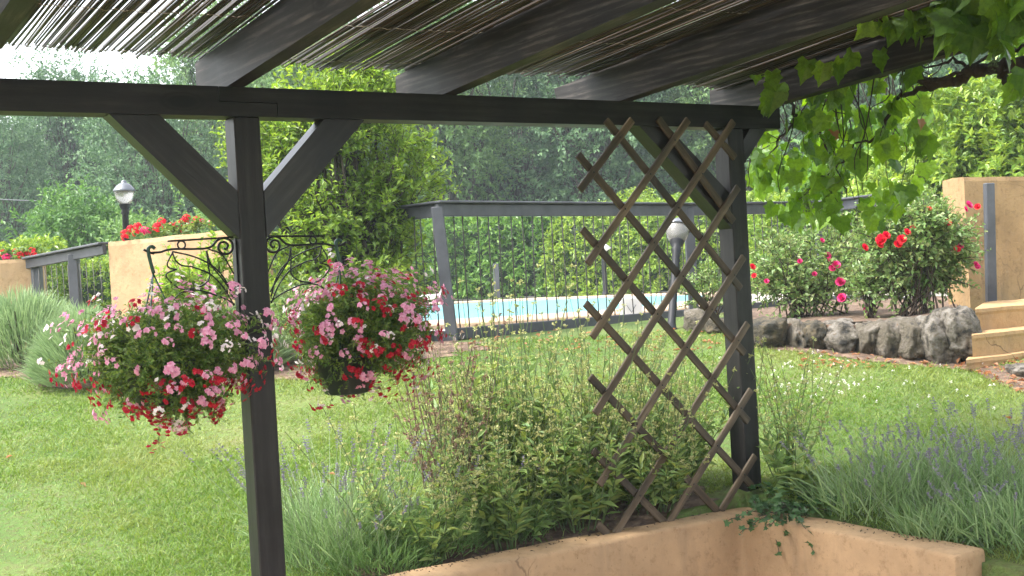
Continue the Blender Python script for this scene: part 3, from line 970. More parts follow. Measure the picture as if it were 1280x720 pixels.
loops([PLp - ZZ * .5, PLp - ZZ * .012, PLp + PN * .012, PLp + PN * (cw - .012), PLp + PN * cw - ZZ * .012, PLp + PN * cw - ZZ * .3]).build('coping', M['coping'], pool)
mb = MB(); mb.add(PLp + PN * .01 - ZZ * .030, [tuple(range(len(PLp)))]); mb.build('water', M['water'], pool)
Nn_ = [W(440, 405, 13.5), fL + RR * .2, fA + [0, .05, 0], fB + [0, .05, 0], fC + [0, .4, 0], fD + [0, .4, 0], W(1330, 392, 10.7)]
Fn_ = [W(x, 372, Y) for x, Y in ((380, 30), (470, 29), (560, 28), (760, 26), (960, 24), (1120, 21), (1380, 17))]
V = []
for p_, q_ in zip(Nn_, Fn_):
    for t_ in np.linspace(0, 1, 6):
        r_ = p_ * (1 - t_) + q_ * t_; r_[2] = 1.146; V.append(r_)
i = np.arange(6)[:, None] * 6; j = np.arange(5)[None, :]
mb = MB(); mb.add(V, np.stack([i + j, i + 6 + j, i + 7 + j, i + j + 1], -1).reshape(-1, 4))
struct('pool_deck', mb, M['deck'])
# small things round the pool
c = W(533, 377, 24.0); c[2] = 1.15
lo = empty('sun_lounger', c, 'small white lounger with a raised back on the far edge of the pool', 'sun lounger')
mb = MB(); mb.box(c + ZZ * .14, [1, 0, 0], [0, 1, 0], ZZ, .42, .26, .05, 0, .03); mb.build('seat', M['white'], lo)
mb = MB(); mb.bar(c + [.30, 0, .18], c + [.46, 0, .62], .5, .06, (1, 0, 0), 0, .02); mb.build('backrest', M['white'], lo)
for sx in (-.34, .34):
    mb = MB(); mb.box(c + [sx, 0, .045], [1, 0, 0], [0, 1, 0], ZZ, .03, .22, .048, 0, .01); mb.build('leg', M['white'], lo)
c = W(791, 403, 12.75); c[2] = 1.148
pn = empty('grille_panel', c, 'pale grey plastic grille panel standing behind the bottom rail of the pool fence', 'panel')
mb = MB(); mb.box(c + ZZ * .11 + [0, .10, 0], [1, .0, 0], [0, .97, .2], [0, -.2, .97], .115, .025, .11, 0, .008); mb.build('panel', M['panel'], pn)
mb = MB()
for sx in (-1, 1): mb.bar(c + [0, .071, .055], c + [sx * .05, .055, .135], .006, .010, (0, 1, 0))
mb.build('groove', M['lampcap'], pn)
P = W(622, 372, 24.2)
mb = MB(); mb.box(P + ZZ * .33, [1, 0, 0], [0, 1, 0], ZZ, .06, .06, .34, 0, .012)
tag(mb.build('hedge_post', M['fencewood']), 'short grey post standing at the hedge on the far side of the pool', 'post')

# ------------------------------------------------------------------ lamps
def lantern(name, base, top, label, sc=1.0, group='garden lamps on black posts'):
    base, top = np.array(base, float), np.array(top, float)
    ax = (top - base); H = np.linalg.norm(ax); ax /= H
    L = empty(name, base, label, 'lamp', group)
    r = .035 * sc
    mb = MB(); mb.lathe([(r * 2.2, 0), (r * 2.2, .03), (r * 1.3, .08), (r, .14), (r, H - .12 * sc), (r * 1.35, H - .10 * sc), (r * 1.0, H - .07 * sc), (r * 1.5, H - .04 * sc), (r * 1.9, H - .005)], base, 16, 0, ax)
    mb.build('pole', M['lampblack'], L)
    mb = MB(); mb.lathe([(.05 * sc, 0), (.075 * sc, .02 * sc), (.095 * sc, .07 * sc), (.105 * sc, .125 * sc), (.105 * sc, .145 * sc)], top, 20, 0, ax); mb.build('glass_globe', M['lampglass'], L)
    mb = MB(); mb.lathe([(.118 * sc, .140 * sc), (.122 * sc, .150 * sc), (.112 * sc, .165 * sc), (.085 * sc, .20 * sc), (.055 * sc, .225 * sc), (.03 * sc, .235 * sc), (.03 * sc, .25 * sc), (.02 * sc, .262 * sc), (.001, .266 * sc)], top, 20, 0, ax); mb.build('lamp_cap', M['lampcap'], L)
    return L
lantern('garden_lamp', ong(838, 412) - ZZ * .05, W(846, 302, 11.0), 'garden lamp with leaning black post in front of the pool fence')
lantern('garden_lamp', W(158, 330, 13.6) - ZZ * .9, W(156, 255, 13.6), 'upright black garden lamp behind the geranium wall at the left')
P = W(757, 368, 22.3)
L = empty('garden_lamp', P, 'small far garden lamp with flat cap before the hedge', 'lamp', 'garden lamps on black posts')
mb = MB(); mb.lathe([(.07, 0), (.05, .05), (.045, .1), (.045, .78)], P, 12); mb.build('pole', M['lampblack'], L)
mb = MB(); mb.lathe([(.05, .78), (.08, .80), (.14, .83), (.15, .85), (.06, .91), (.001, .93)], P, 14); mb.build('lamp_cap', M['white'], L)
mb = MB(); P0, P1 = W(-60, 243, 24), W(80, 251, 24)
mb.tube([P0 + (P1 - P0) * t - ZZ * .15 * 4 * t * (1 - t) * .3 for t in np.linspace(0, 1, 12)], .012, 5)
tag(mb.build('overhead_cable', M['cable']), 'thin grey overhead cable crossing in front of the misty wood', 'cable')

# ------------------------------------------------------------------ foliage generators
def twigs(C, D, tl, per, lL, lW, mb, mbt=None, tr=.004, up=.2, spread=.8, fold=.25, jit=.3):
    """leafy twigs: starts C (n,3), directions D, length tl; per leaves each"""
    n = len(C)
    if n == 0: return
    D = D / np.linalg.norm(D, axis=1)[:, None]
    tl = np.broadcast_to(np.asarray(tl, float), (n,)) * RNG.uniform(.7, 1.3, n)
    t = np.tile((np.arange(per) + .6) / per, n) * np.repeat(RNG.uniform(.9, 1.05, n), per)
    Cr, Dr, Tr = np.repeat(C, per, 0), np.repeat(D, per, 0), np.repeat(tl, per)
    P = Cr + Dr * (Tr * t)[:, None] - ZZ * (Tr * t * t * .12)[:, None]
    side = unit(n * per)
    side -= Dr * (side * Dr).sum(1)[:, None]
    side /= np.linalg.norm(side, axis=1)[:, None] + 1e-9
    LD = Dr * (1 - spread * .5) + side * spread + unit(n * per) * jit * .4
    N = ZZ[None] * 1.0 + Dr * .5 + unit(n * per) * .55
    s_ = RNG.uniform(.65, 1.25, n * per) * (1.08 - .35 * t)
    mb.leaves(P, LD, N, lL * s_, lW * s_, fold)
    if mbt is not None:
        for a in range(n):
            e_ = C[a] + D[a] * tl[a] - ZZ * tl[a] * .12
            mbt.tube([C[a], C[a] + D[a] * tl[a] * .5 - ZZ * tl[a] * .03, e_], [tr, tr * .8, tr * .3], 4, cap=False)
def lumpy(center, radii, nl, lr, n, shell=.75, full=False):
    """points on lumps spread over an ellipsoid, and outward directions"""
    center, radii = np.asarray(center, float), np.asarray(radii, float)
    u = unit(nl)
    if not full: u[:, 2] = np.abs(u[:, 2]) * 1.1 - .35
    rr = RNG.uniform(.35, .95, nl)[:, None] ** .6
    LC = center + u * radii * rr * (1 - lr * .6)
    k = RNG.integers(0, nl, n)
    d = unit(n)
    lrad = RNG.uniform(.6, 1.25, nl)[k][:, None] * lr
    rho = RNG.uniform(shell, 1, n)[:, None]
    P = LC[k] + d * radii.min() * lrad * rho
    out = (P - center) / radii
    D = d * .8 + out * .5 + ZZ * .25
    return P, D, LC
def skeleton(base, LC, mb, r0, n=6, fork=.45):
    """trunk from base towards the lumps with bent limbs"""
    base = np.asarray(base, float)
    c = LC.mean(0)
    top = base + (c - base) * [.6, .6, .55]
    bend = RNG.normal(0, .04, (4, 3)) * np.linalg.norm(c - base)
    tr = [base, base + (top - base) * .35 + bend[0] * [1, 1, 0], base + (top - base) * .7 + bend[1] * [1, 1, 0], top]
    mb.tube(tr, [r0 * 1.25, r0, r0 * .85, r0 * .6], 8)
    for q in LC:
        s_ = RNG.uniform(fork, .98)
        st_ = base + (top - base) * s_
        m1 = st_ + (q - st_) * .45 + RNG.normal(0, .07, 3) * np.linalg.norm(q - st_) + ZZ * .05 * np.linalg.norm(q - st_)
        mb.tube([st_, m1, st_ + (q - st_) * .8, q], [r0 * .45, r0 * .3, r0 * .18, r0 * .06], 5, cap=False)
def tree_parts(base, radii, hc, nl, lr, ntw, tl, per, lL, lW, r0, shell=.6, full=False):
    """meshes of a tree standing at the origin: crown and trunk"""
    c = np.array([0, 0, hc])
    P, D, LC = lumpy(c, radii, nl, lr, ntw, shell, full)
    mb, mt = MB(), MB()
    twigs(P, D, tl, per, lL, lW, mb)
    skeleton([0, 0, -.3], LC, mt, r0, fork=.15 if full else .45)
    return mb, mt
def tree(name, loc, label, cat, meshes, mats=None, sc=(1, 1, 1), rz=0, group=None):
    t = empty(name, loc, label, cat, group)
    t.scale = sc; t.rotation_euler = (0, 0, rz)
    for nm, me in meshes:
        o = bpy.data.objects.new(nm, me); COL.objects.link(o); o.parent = t
    return t

# far wood: a few trees one can tell apart, and the mass behind them
FT = []
for q, (mat, rad, hc, nl, lr) in enumerate([('wood_far', (2.7, 2.7, 5.0), 5.0, 80, .40), ('wood_far', (3.4, 3.2, 4.6), 4.7, 90, .34), ('wood_mid', (3.0, 3.0, 4.0), 4.1, 80, .36), ('wood_mid', (2.3, 2.3, 5.6), 5.6, 80, .44)]):
    mb, mt = tree_parts(None, rad, hc, nl, lr, 2600, .5, 8, .17, .085, .13, .3, True)
    FT.append([('crown', mb.mesh('crown', M[mat])), ('trunk', mt.mesh('trunk', M['bark']))])
GW = 'hazy trees of the wood behind the garden'
specs = [  # x pixel, distance, variant, scale, label
    (-10, 36, 1, .70, 'hazy dark tree at the left edge of the wood behind the overhead cable'),
    (100, 40, 0, .86, 'tall thin-crowned hazy tree against the bright sky at the upper left'),
    (205, 34, 1, .76, 'dark hazy tree rising behind the left garden lamp'),
    (285, 38, 3, .95, 'tall hazy tree behind the near pergola post'),
    (560, 33, 3, .92, 'dark blue-green tree above the left corner of the pool fence'),
    (655, 37, 1, 1.10, 'broad dark green tree standing behind the middle of the pool fence'),
    (745, 34, 0, .98, 'dark hazy tree behind the left ends of the trellis laths'),
    (830, 38, 2, 1.15, 'mid green hazy tree behind the top of the trellis'),
    (930, 34, 3, 1.05, 'dark tree behind the top of the far pergola post'),
    (1060, 32, 1, 1.05, 'dark green tree behind the hanging vine curtain'),
    (1165, 33, 0, .98, 'bluish green tree above the tall laurel at the upper right'),
    (1270, 35, 1, 1.15, 'dark green tree at the right edge above the tall laurel'),
    (410, 35, 2, 1.10, 'mid green hazy tree rising behind the light green bush'),
]
for k, (x, Y, v, sc, lab) in enumerate(specs):
    p = W(x, 340, Y); p[2] = float(gz(p[0], p[1]))
    tree('woodland_tree', p, lab, 'tree', FT[v], sc=(sc, sc, sc * RNG.uniform(.95, 1.1)), rz=RNG.uniform(0, 6.28), group=GW)
mb = MB()
for Y, n_, h_ in ((43, 16, 9.5), (50, 15, 12.5), (58, 15, 15)):
    for q in range(n_):
        x = -150 + 1580 * (q + RNG.uniform(.2, .8)) / n_
        if Y > 45 and x < 330 and True: hh = h_ * .66
        else: hh = h_ * (.86 if x < 330 else 1.0)
        p = W(x, 340, Y + RNG.uniform(-2, 2)); z0 = float(gz(p[0], p[1]))
        P, D, LC = lumpy([p[0], p[1], z0 + hh * .5], (3.6, 3.2, hh * .5), 44, .42, 640, .4, True)
        twigs(P, D, .9, 7, .36, .19, mb)
tag(mb.build('woodland', M['wood_far']), 'hazy dense wood closing the view behind the garden', 'wood', kind='stuff')
# pale young tree at the left
mb, mt = tree_parts(None, (1.25, 1.2, .95), 1.55, 30, .36, 520, .34, 8, .13, .055, .06)
p = W(100, 330, 21); p[2] = 1.15
tree('pale_tree', p, 'pale green young tree with open branches beside the left garden lamp', 'tree', [('crown', mb.mesh('crown', M['pale_tree'])), ('trunk', mt.mesh('trunk', M['bark']))], sc=(1, 1, 1.0))
mb, mt = tree_parts(None, (1.0, 1.0, .8), 1.3, 20, .36, 340, .34, 8, .12, .05, .05)
p = W(215, 330, 19); p[2] = 1.15
tree('pale_tree', p, 'soft green shrubby tree showing above the geranium wall', 'tree', [('crown', mb.mesh('crown', M['wood_mid'])), ('trunk', mt.mesh('trunk', M['bark']))])
# light green bush behind the near post
bp = W(428, 445, 10.9); bp[2] = 1.05
bt = empty('light_bush', bp, 'tall light green bush with fine leaves behind the near pergola post', 'bush')
mb, mt = MB(), MB()
LCs = []
for c, rd, nl, nt_ in ((np.array([-.02, 0, .75]), (.84, .7, .8), 34, 900), (np.array([.0, .05, 1.5]), (.82, .65, .8), 34, 900), (np.array([-.06, .1, 2.15]), (.74, .6, .66), 26, 640), (np.array([.55, .05, 1.55]), (.42, .4, .62), 18, 300), (np.array([-.6, .1, 1.75]), (.45, .4, .6), 14, 240)):
    P, D, LC = lumpy(bp + c, rd, nl, .32, nt_, .4, True)
    twigs(P, D * [1, 1, .8] + ZZ * .35, .22, 9, .074, .036, mb, mt, .003)
    LCs.append(LC)
skeleton(bp - ZZ * .1, np.concatenate(LCs), mt, .06, fork=.1)
mb.build('crown', M['bush'], bt); mt.build('trunk', M['bark'], bt)

# hedges
def hedge(name, p0, p1, th, z0, z1, mat, label, dens, lL, lW, tl=.16, und=.12, per=7):
    p0, p1 = np.array(p0[:2]), np.array(p1[:2])
    d = p1 - p0; L = np.linalg.norm(d); d /= L; n = np.array([d[1], -d[0]])
    if n[1] > 0: n = -n            # front faces the camera side
    H = z1 - z0
    mb, mc = MB(), MB()
    def emit(k, fn, dirn):
        P = fn(k)
        P[:, :2] += n * (und * np.array([nz(q, 1.6) + .5 * nz(q + 4, 4) for q in P]))[:, None]
        P[:, 2] += und * .8 * np.array([nz(q + 8, 1.3) for q in P]) * ((P[:, 2] - z0) / H)
        twigs(P, np.asarray(dirn) + unit(len(P)) * .55 + ZZ * .3, tl, per, lL, lW, mb, None)
    n3 = np.array([n[0], n[1], 0]); d3 = np.array([d[0], d[1], 0]); o3 = np.array([p0[0], p0[1], 0])
    emit(int(L * H * dens), lambda k: o3 + d3 * (L * RNG.random(k))[:, None] + ZZ * (z0 + H * RNG.random(k))[:, None] - n3 * (RNG.random(k) * .12)[:, None], n3)
    emit(int(L * th * dens * .8), lambda k: o3 + d3 * (L * RNG.random(k))[:, None] - n3 * (th * RNG.random(k))[:, None] + ZZ * z1 - ZZ * (RNG.random(k) * .1)[:, None], ZZ)
    for e_, sg in ((0, -1), (L, 1)):
        emit(int(th * H * dens * .8), lambda k: o3 + d3 * e_ - n3 * (th * RNG.random(k))[:, None] + ZZ * (z0 + H * RNG.random(k))[:, None], d3 * sg)
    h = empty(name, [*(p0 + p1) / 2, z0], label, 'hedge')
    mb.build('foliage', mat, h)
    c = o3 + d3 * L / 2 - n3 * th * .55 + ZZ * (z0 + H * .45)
    mc.box(c, d3, n3, ZZ, L / 2 - .15, th * .3, H * .42, 0, .1)  # solid box added inside so the hedge looks dark, not see-through
    mc.build('shade_core', M['hedge_inner'], h)
    return h
hedge('pool_hedge', W(440, 376, 26.8), W(720, 368, 24.6), 1.0, 1.12, 2.80, M['hedge'], 'dark clipped laurel hedge behind the left half of the pool', 125, .13, .06, .2, .22)
hedge('pool_hedge', W(690, 368, 24.6), W(960, 360, 21.2), 1.0, 1.12, 2.72, M['hedge2'], 'yellow-green laurel hedge behind the pool, seen through the trellis', 150, .12, .055, .2, .2)
hedge('pool_hedge', W(940, 360, 19.0), W(1230, 345, 15.5), 1.0, 1.15, 2.45, M['hedge2'], 'bright green hedge behind the rose bushes', 150, .11, .05, .18, .15)
hedge('side_hedge', W(-120, 420, 17), W(72, 405, 17.6), .9, 1.0, 2.48, M['hedge2'], 'yellow-green clipped hedge rising above the far left wall', 120, .10, .045, .15, .08)
hedge('side_hedge', W(50, 405, 18), W(150, 400, 18.0), .9, 1.0, 2.12, M['hedge2'], 'clipped hedge seen through the wires of the short fence', 140, .09, .04, .15, .06)
# tall laurels on the right: rounded heaps
def laurel(px, Y, rad, hc, label, nt_, mat='hedge2'):
    p = W(px, 350, Y); p[2] = 1.1
    t = empty('laurel_bush', p, label, 'bush')
    mb, mt = MB(), MB()
    P, D, LC = lumpy(p + ZZ * hc, rad, 46, .36, nt_, .6)
    twigs(P, D + ZZ * .3, .22, 8, .12, .055, mb)
    skeleton(p - ZZ * .1, LC, mt, .09, fork=.1)
    mb.build('crown', M[mat], t); mt.build('trunk', M['bark'], t)
laurel(1290, 14.5, (1.7, 1.3, 1.55), 1.55, 'big bright laurel bush behind the stained ochre wall at the right edge', 2600)
laurel(1185, 15.5, (1.3, 1.2, 1.35), 1.35, 'glossy laurel bush rising between the hanging vine and the ochre wall', 1900)
laurel(800, 27.5, (1.75, 1.2, 1.15), 1.25, 'light green bush rising above the pool fence behind the trellis', 1500)
laurel(1100, 17.5, (1.3, 1.2, 1.5), 1.4, 'leafy laurel behind the hanging vine curtain', 1500, 'hedge')

# ------------------------------------------------------------------ mounds and beds at the left
def mound(name, px, py, rad, h, mat, label, n=5200, L=.16, wd=.0075, cat='shrub'):
    p = ong(px, py)
    t = empty(name, p, label, cat)
    u = unit(n); u[:, 2] = np.abs(u[:, 2])
    rr = RNG.uniform(.45, 1, n)[:, None] ** .5
    P = p + u * [rad, rad, h] * rr * .85
    D = u * [1, 1, 1.0] + ZZ * .7 + unit(n) * .25
    mb = MB(); mb.blades(P, D, L * RNG.uniform(.6, 1.3, n), wd, RNG.uniform(0, .25, n))
    mb.build('foliage', mat, t)
    mb = MB()
    for q in range(26):
        a = RNG.uniform(0, 6.28); e_ = p + np.array([math.cos(a) * rad * .7, math.sin(a) * rad * .7, h * .75]) * RNG.uniform(.5, 1)
        mb.tube([p, (p + e_) / 2 - ZZ * .03, e_], [.012, .009, .004], 5, cap=False)
    mb.build('stem', M['twig'], t)
    return t
mound('santolina', 30, 456, .62, .66, M['santolina'], 'rounded grey-green feathery shrub at the far left of the lawn', 6500)
mound('santolina', 108, 478, .43, .60, M['santolina'], 'second rounded feathery shrub, nearest the lawn edge behind the left flower basket', 6500)
mound('santolina', 215, 468, .55, .52, M['santolina'], 'feathery grey-green shrub behind the left hanging flower basket', 6500)
mound('santolina', 300, 462, .40, .50, M['santolina'], 'feathery shrub just left of the near post', 4500)

def leafy_shrub(name, p, rad, h, mat, label, nt_, lL, lW, tl=.18, per=8, nl=16, lr=.45, cat='shrub', tr=.003):
    t = empty(name, p, label, cat)
    mb, mt = MB(), MB()
    P, D, LC = lumpy(p + ZZ * h * .55, (rad, rad, h * .5), nl, lr, nt_, .3)
    twigs(P, D + ZZ * .4, tl, per, lL, lW, mb, mt, tr)
    for q in LC:
        mt.tube([p + RNG.normal(0, .03, 3) * [1, 1, 0], (p + q) / 2 + RNG.normal(0, .04, 3), q], [.010, .007, .003], 5, cap=False)
    mb.build('foliage', mat, t); mt.build('stem', M['twig'], t)
    return t
leafy_shrub('broadleaf_shrub', ong(262, 452), .42, .98, M['bush'], 'leafy green shrub against the geranium wall behind the iron bracket', 260, .07, .035)
leafy_shrub('broadleaf_shrub', ong(385, 452), .45, .62, M['roseleaf'], 'small leafy shrub below the right hanging basket', 220, .06, .03)

def spikes(p, n, h, spread, mbs, mbf, L, fl=.10, fw=.018, nf=12, lean=.25, sw_=.0035, base=.05, tight=1.0):
    """upright flower stems with whorls near the tip"""
    for q in range(n):
        a = RNG.uniform(0, 6.28); r = math.sqrt(RNG.random()) * base
        b0 = p + np.array([math.cos(a) * r, math.sin(a) * r, 0])
        d = np.array([math.cos(a) * spread * RNG.uniform(.1, 1), math.sin(a) * spread * RNG.uniform(.1, 1), 1.0])
        hh = h * RNG.uniform(.65, 1.1)
        tip = b0 + d * hh
        mid = b0 + d * hh * .5 + np.array([*RNG.normal(0, .02, 2), 0])
        mbs.tube([b0, mid, tip], [sw_, sw_ * .8, sw_ * .4], 4, cap=False)
        k = nf
        tt = 1 - np.repeat(np.linspace(0, fl * L, -(-k // 4)), 4)[:k]
        P = mid + (tip - mid) * ((tt - .5) * 2)[:, None]
        D = unit(k) * [1, 1, .5] + ZZ * .55
        mbf.leaves(P, D, unit(k), fw * RNG.uniform(.7, 1.3, k), fw * .7, .3)
def sage_plant(px, py, h, rad, label, nst, nlf, leafmat_='sage', flower='sageflower', stem='greenstem', lL=.085, lW=.026, name='flowering_sage', r0=None, bare=False):
    """leaning stems with leaf pairs below and loose whorls of pale calyxes above"""
    p = ong(px, py) if r0 is None else np.array(r0, float)
    t = empty(name, p, label, 'plant')
    ms, mf, ml = MB(), MB(), MB()
    def stemcurve(b0, d, hh):
        m1 = b0 + d * hh * .5 + np.array([*RNG.normal(0, .03, 2), -.02])
        e_ = b0 + d * hh + np.array([*RNG.normal(0, .06, 2), RNG.uniform(-.05, .05)])
        return spline([b0, b0 + d * hh * .25 + RNG.normal(0, .008, 3), m1, e_], 4)
    def at(P, tt):
        q = np.clip(tt, 0, 1) * (len(P) - 1); k = np.minimum(q.astype(int), len(P) - 2); f = (q - k)[:, None]
        return P[k] * (1 - f) + P[k + 1] * f, P[k + 1] - P[k]
    def whorls(P, t0, n):
        for w_ in np.linspace(t0, 1, n):
            if RNG.random() < .12: continue
            k = RNG.integers(5, 10)
            c, dd = at(P, np.full(k, w_ + 0.0))
            D = unit(k) * [1, 1, .6] + ZZ * .35
            mf.leaves(c + unit(k) * .006, D, unit(k), RNG.uniform(.011, .020, k), RNG.uniform(.008, .013, k), .35)
    for q in range(nst):
        a = RNG.uniform(0, 6.28); r = math.sqrt(RNG.random())
        b0 = p + np.array([math.cos(a), math.sin(a), 0]) * r * rad * .4
        ln = rad / h * r * RNG.uniform(.4, 1.5)
        d = np.array([math.cos(a) * ln, math.sin(a) * ln, 1.0]) + RNG.normal(0, .08, 3) * [1, 1, 0]
        hh = h * RNG.uniform(.68, 1.18) * (1 - .2 * r)
        P = stemcurve(b0, d, hh)
        ms.tube(P, np.linspace(.0034, .0014, len(P)), 4, cap=False)
        nl = 0 if bare and RNG.random() < .7 else int(nlf / nst * RNG.uniform(.6, 1.4))
        if nl:
            tt = RNG.uniform(.10, .80, nl)
            c, dd = at(P, tt)
            D = unit(nl) * [1, 1, .35] + ZZ * RNG.uniform(.1, .9, nl)[:, None]
            s_ = RNG.uniform(.55, 1.2, nl) * (1.15 - .6 * tt)
            ml.leaves(c, D, ZZ + unit(nl) * .6, lL * s_, lW * s_, .2)
        whorls(P, RNG.uniform(.55, .75), RNG.integers(5, 9))
        if RNG.random() < .6:
            c, dd = at(P, np.array([RNG.uniform(.35, .6)]))
            P2 = stemcurve(c[0], d + unit(1)[0] * .6 * [1, 1, .2], hh * RNG.uniform(.25, .4))
            ms.tube(P2, .0014, 4, cap=False); whorls(P2, .4, 5)
    ms.build('stem', M[stem], t)
    if ml.n: ml.build('foliage', M[leafmat_], t)
    mf.build('flower_spike', M[flower], t)
    return t
def lavender(p, h, rad, label, nb, nst, name='lavender_bush', seedheads='lavflower', airy=0.0, mat='lavleaf', wd=(.003, .0058)):
    p = np.array(p, float)
    t = empty(name, p, label, 'plant')
    a = RNG.uniform(0, 6.28, nb); r = np.sqrt(RNG.random(nb)) * rad * .75
    P = p + np.column_stack([np.cos(a) * r, np.sin(a) * r, h * .45 * RNG.random(nb) * (1 - .6 * (r / rad) ** 2)])
    D = np.column_stack([np.cos(a) * r / rad * .8, np.sin(a) * r / rad * .8, np.full(nb, 1.0)]) + unit(nb) * .6
    mb = MB(); mb.blades(P, D, h * RNG.uniform(.10, .34 + airy * .3, nb), RNG.uniform(*wd, nb), RNG.uniform(0, .25, nb))
    mb.build('foliage', M[mat], t)
    ms, mf = MB(), MB()
    spikes(p, nst, h, rad / h * 1.1, ms, mf, 1, .10, .011, 20, base=rad * .5, sw_=.0019)
    ms.build('stem', M['lavstem'], t); mf.build('flower_spike', M[seedheads], t)
    return t
def bedpt(a, r):
    q = AR(a, r); q[2] = float(gz(q[0], q[1])); return q
sage_plant(0, 0, 1.22, .30, 'tallest flowering sage with silvery leaves rising left of the trellis', 45, 1860, r0=bedpt(1.52, .55), lL=.13, lW=.042)
sage_plant(0, 0, 1.02, .36, 'pale yellow flowering sage just behind the left edge of the trellis', 51, 1860, lL=.10, lW=.034, r0=bedpt(1.72, .22))
sage_plant(0, 0, 1.02, .36, 'leafy flowering sage behind the middle of the trellis', 51, 1920, lL=.10, lW=.034, r0=bedpt(2.12, .38))
sage_plant(0, 0, 0.73, .30, 'low bushy sage at the foot of the trellis by the wall', 39, 1680, r0=bedpt(2.15, .14))
sage_plant(0, 0, 0.81, .26, 'dark-leaved low sage beside the foot of the far post', 33, 1440, r0=bedpt(2.45, .32))
sage_plant(0, 0, 1.02, .24, 'dried sage with bare brown flower stalks left of the tallest sage', 51, 400, 'sage', 'dryflower', 'drystem', name='dried_sage', r0=bedpt(1.20, .55), bare=True)
sage_plant(0, 0, 0.90, .30, 'yellowish flowering sage between the dried stalks and the tall silvery one', 42, 1260, lL=.095, lW=.032, r0=bedpt(1.35, .22))
sage_plant(0, 0, 0.78, .34, 'sparse yellowing sage leaning over the lavender left of the dried stalks', 33, 720, r0=bedpt(.88, .32))
lavender(bedpt(.62, .62), .56, .46, 'lavender bush with faded purple spikes at the left of the planting bed', 1900, 80, airy=.6)
lavender(bedpt(1.02, .42), .44, .34, 'low green lavender tuft by the wall in front of the dried sage', 2200, 16, mat='lavgreen')
lavender(bedpt(.72, .36), .32, .30, 'lowest lavender tuft where the wall leaves the picture', 1700, 16, mat='lavgreen')
lavender(bedpt(1.42, .34), .42, .26, 'dense lavender tuft under the tallest sage', 1500, 8, mat='lavgreen')
# right of the far post, outside the right wing of the wall
def rp(px, py): return ong(px, py)
def rpz(x, y, Y): q = W(x, y, Y); q[2] = float(gz(q[0], q[1])); return q
sage_plant(0, 0, .70, .22, 'slender flowering sage just right of the far post', 20, 260, r0=rpz(985, 600, 6.55))
sage_plant(0, 0, .40, .22, 'leafy low plant with broad green leaves behind the ivy', 4, 240, r0=rpz(1010, 600, 6.25), name='broadleaf_plant', lL=.11, lW=.055)
LW = dict(airy=1.3, wd=(.0045, .0085))
lavender(rpz(1085, 600, 5.95), .38, .36, 'wispy lavender behind the right wing of the low wall', 480, 40, **LW)
lavender(rpz(1160, 600, 5.95), .43, .40, 'tall lavender with purple spikes beyond the wall end', 560, 55, **LW)
lavender(rpz(1240, 600, 5.9), .46, .42, 'lavender bush with many spikes near the right edge', 600, 62, **LW)
lavender(rpz(1270, 600, 5.35), .36, .34, 'grassy lavender clump in the lower right corner', 760, 28, **LW)
lavender(rpz(1320, 600, 5.7), .44, .38, 'lavender cut off by the right edge of the picture', 520, 48, **LW)
lavender(rpz(1175, 600, 5.5), .30, .26, 'short grassy lavender tuft close behind the top of the right wall', 500, 10, **LW)
# ------------------------------------------------------------------ ivy on the wall corner
t = empty('ivy', AR(2.62, -.05, WALL_Z), 'trailing ivy spilling over the corner of the low ochre wall', 'ivy')
ms, ml = MB(), MB()
def ivyleaf(mb, p, d, n, L):
    """small five-pointed leaf"""
    d = d / np.linalg.norm(d); x = np.cross(d, n); x /= np.linalg.norm(x) + 1e-9; n = np.cross(x, d)
    o = [(0, 0), (.42, -.08), (.34, .22), (.56, .42), (.22, .52), (0, 1), (-.22, .52), (-.56, .42), (-.34, .22), (-.42, -.08)]
    V = [p + x * u * L + d * v * L + n * abs(u) * L * .22 for u, v in o]
    mb.add(V + [p + d * .35 * L], [(q, (q + 1) % 10, 10) for q in range(10)])
for q, (x, y, hang) in enumerate([(905, 652, 0), (925, 668, 0), (945, 640, .02), (960, 660, 0), (975, 690, .1), (990, 650, 0), (1005, 662, 0), (1018, 690, .12), (1000, 640, .0), (940, 655, .03), (1040, 640, 0), (968, 650, .02), (1012, 645, 0), (985, 668, .05)]):
    s0 = AR(2.66 + RNG.uniform(-.05, .05), -.02 - RNG.uniform(0, .3), WALL_Z + .03)
    e_ = onz(x, y, WALL_Z + .02) if hang == 0 else W(x, y, float(ab(s0)[1] * .84 + 6.3) - .12)
    if hang > 0: e_ = onpl(x, y, AR(2.47, 0), B) if x < 1000 else onpl(x, y, AR(2.47, 0), B)
    m_ = (s0 + e_) / 2 + ZZ * (.035 + hang)
    tt = np.linspace(0, 1, 12)[:, None]
    P = s0 * (1 - tt) ** 2 + m_ * 2 * tt * (1 - tt) + e_ * tt ** 2 + RNG.normal(0, .006, (12, 3))
    ms.tube(P, .0022, 4, cap=False)
    for k in range(1, 12):
        for _ in range(2):
            dd = unit(1)[0] * [1, 1, .4] + (P[k] - P[k - 1]) * 6
            ivyleaf(ml, P[k] + unit(1)[0] * .012, dd, ZZ * .6 - RR * .5 + unit(1)[0] * .5, RNG.uniform(.020, .042))
for q in range(60):
    p = AR(2.72 + RNG.normal(0, .09), -.25 + RNG.normal(0, .22), WALL_Z + RNG.uniform(0, .11))
    ivyleaf(ml, p, unit(1)[0] * [1, 1, .4], ZZ * .8 - RR * .4 + unit(1)[0] * .4, RNG.uniform(.035, .07))
ms.build('stem', M['twig'], t); ml.build('foliage', M['ivy'], t)

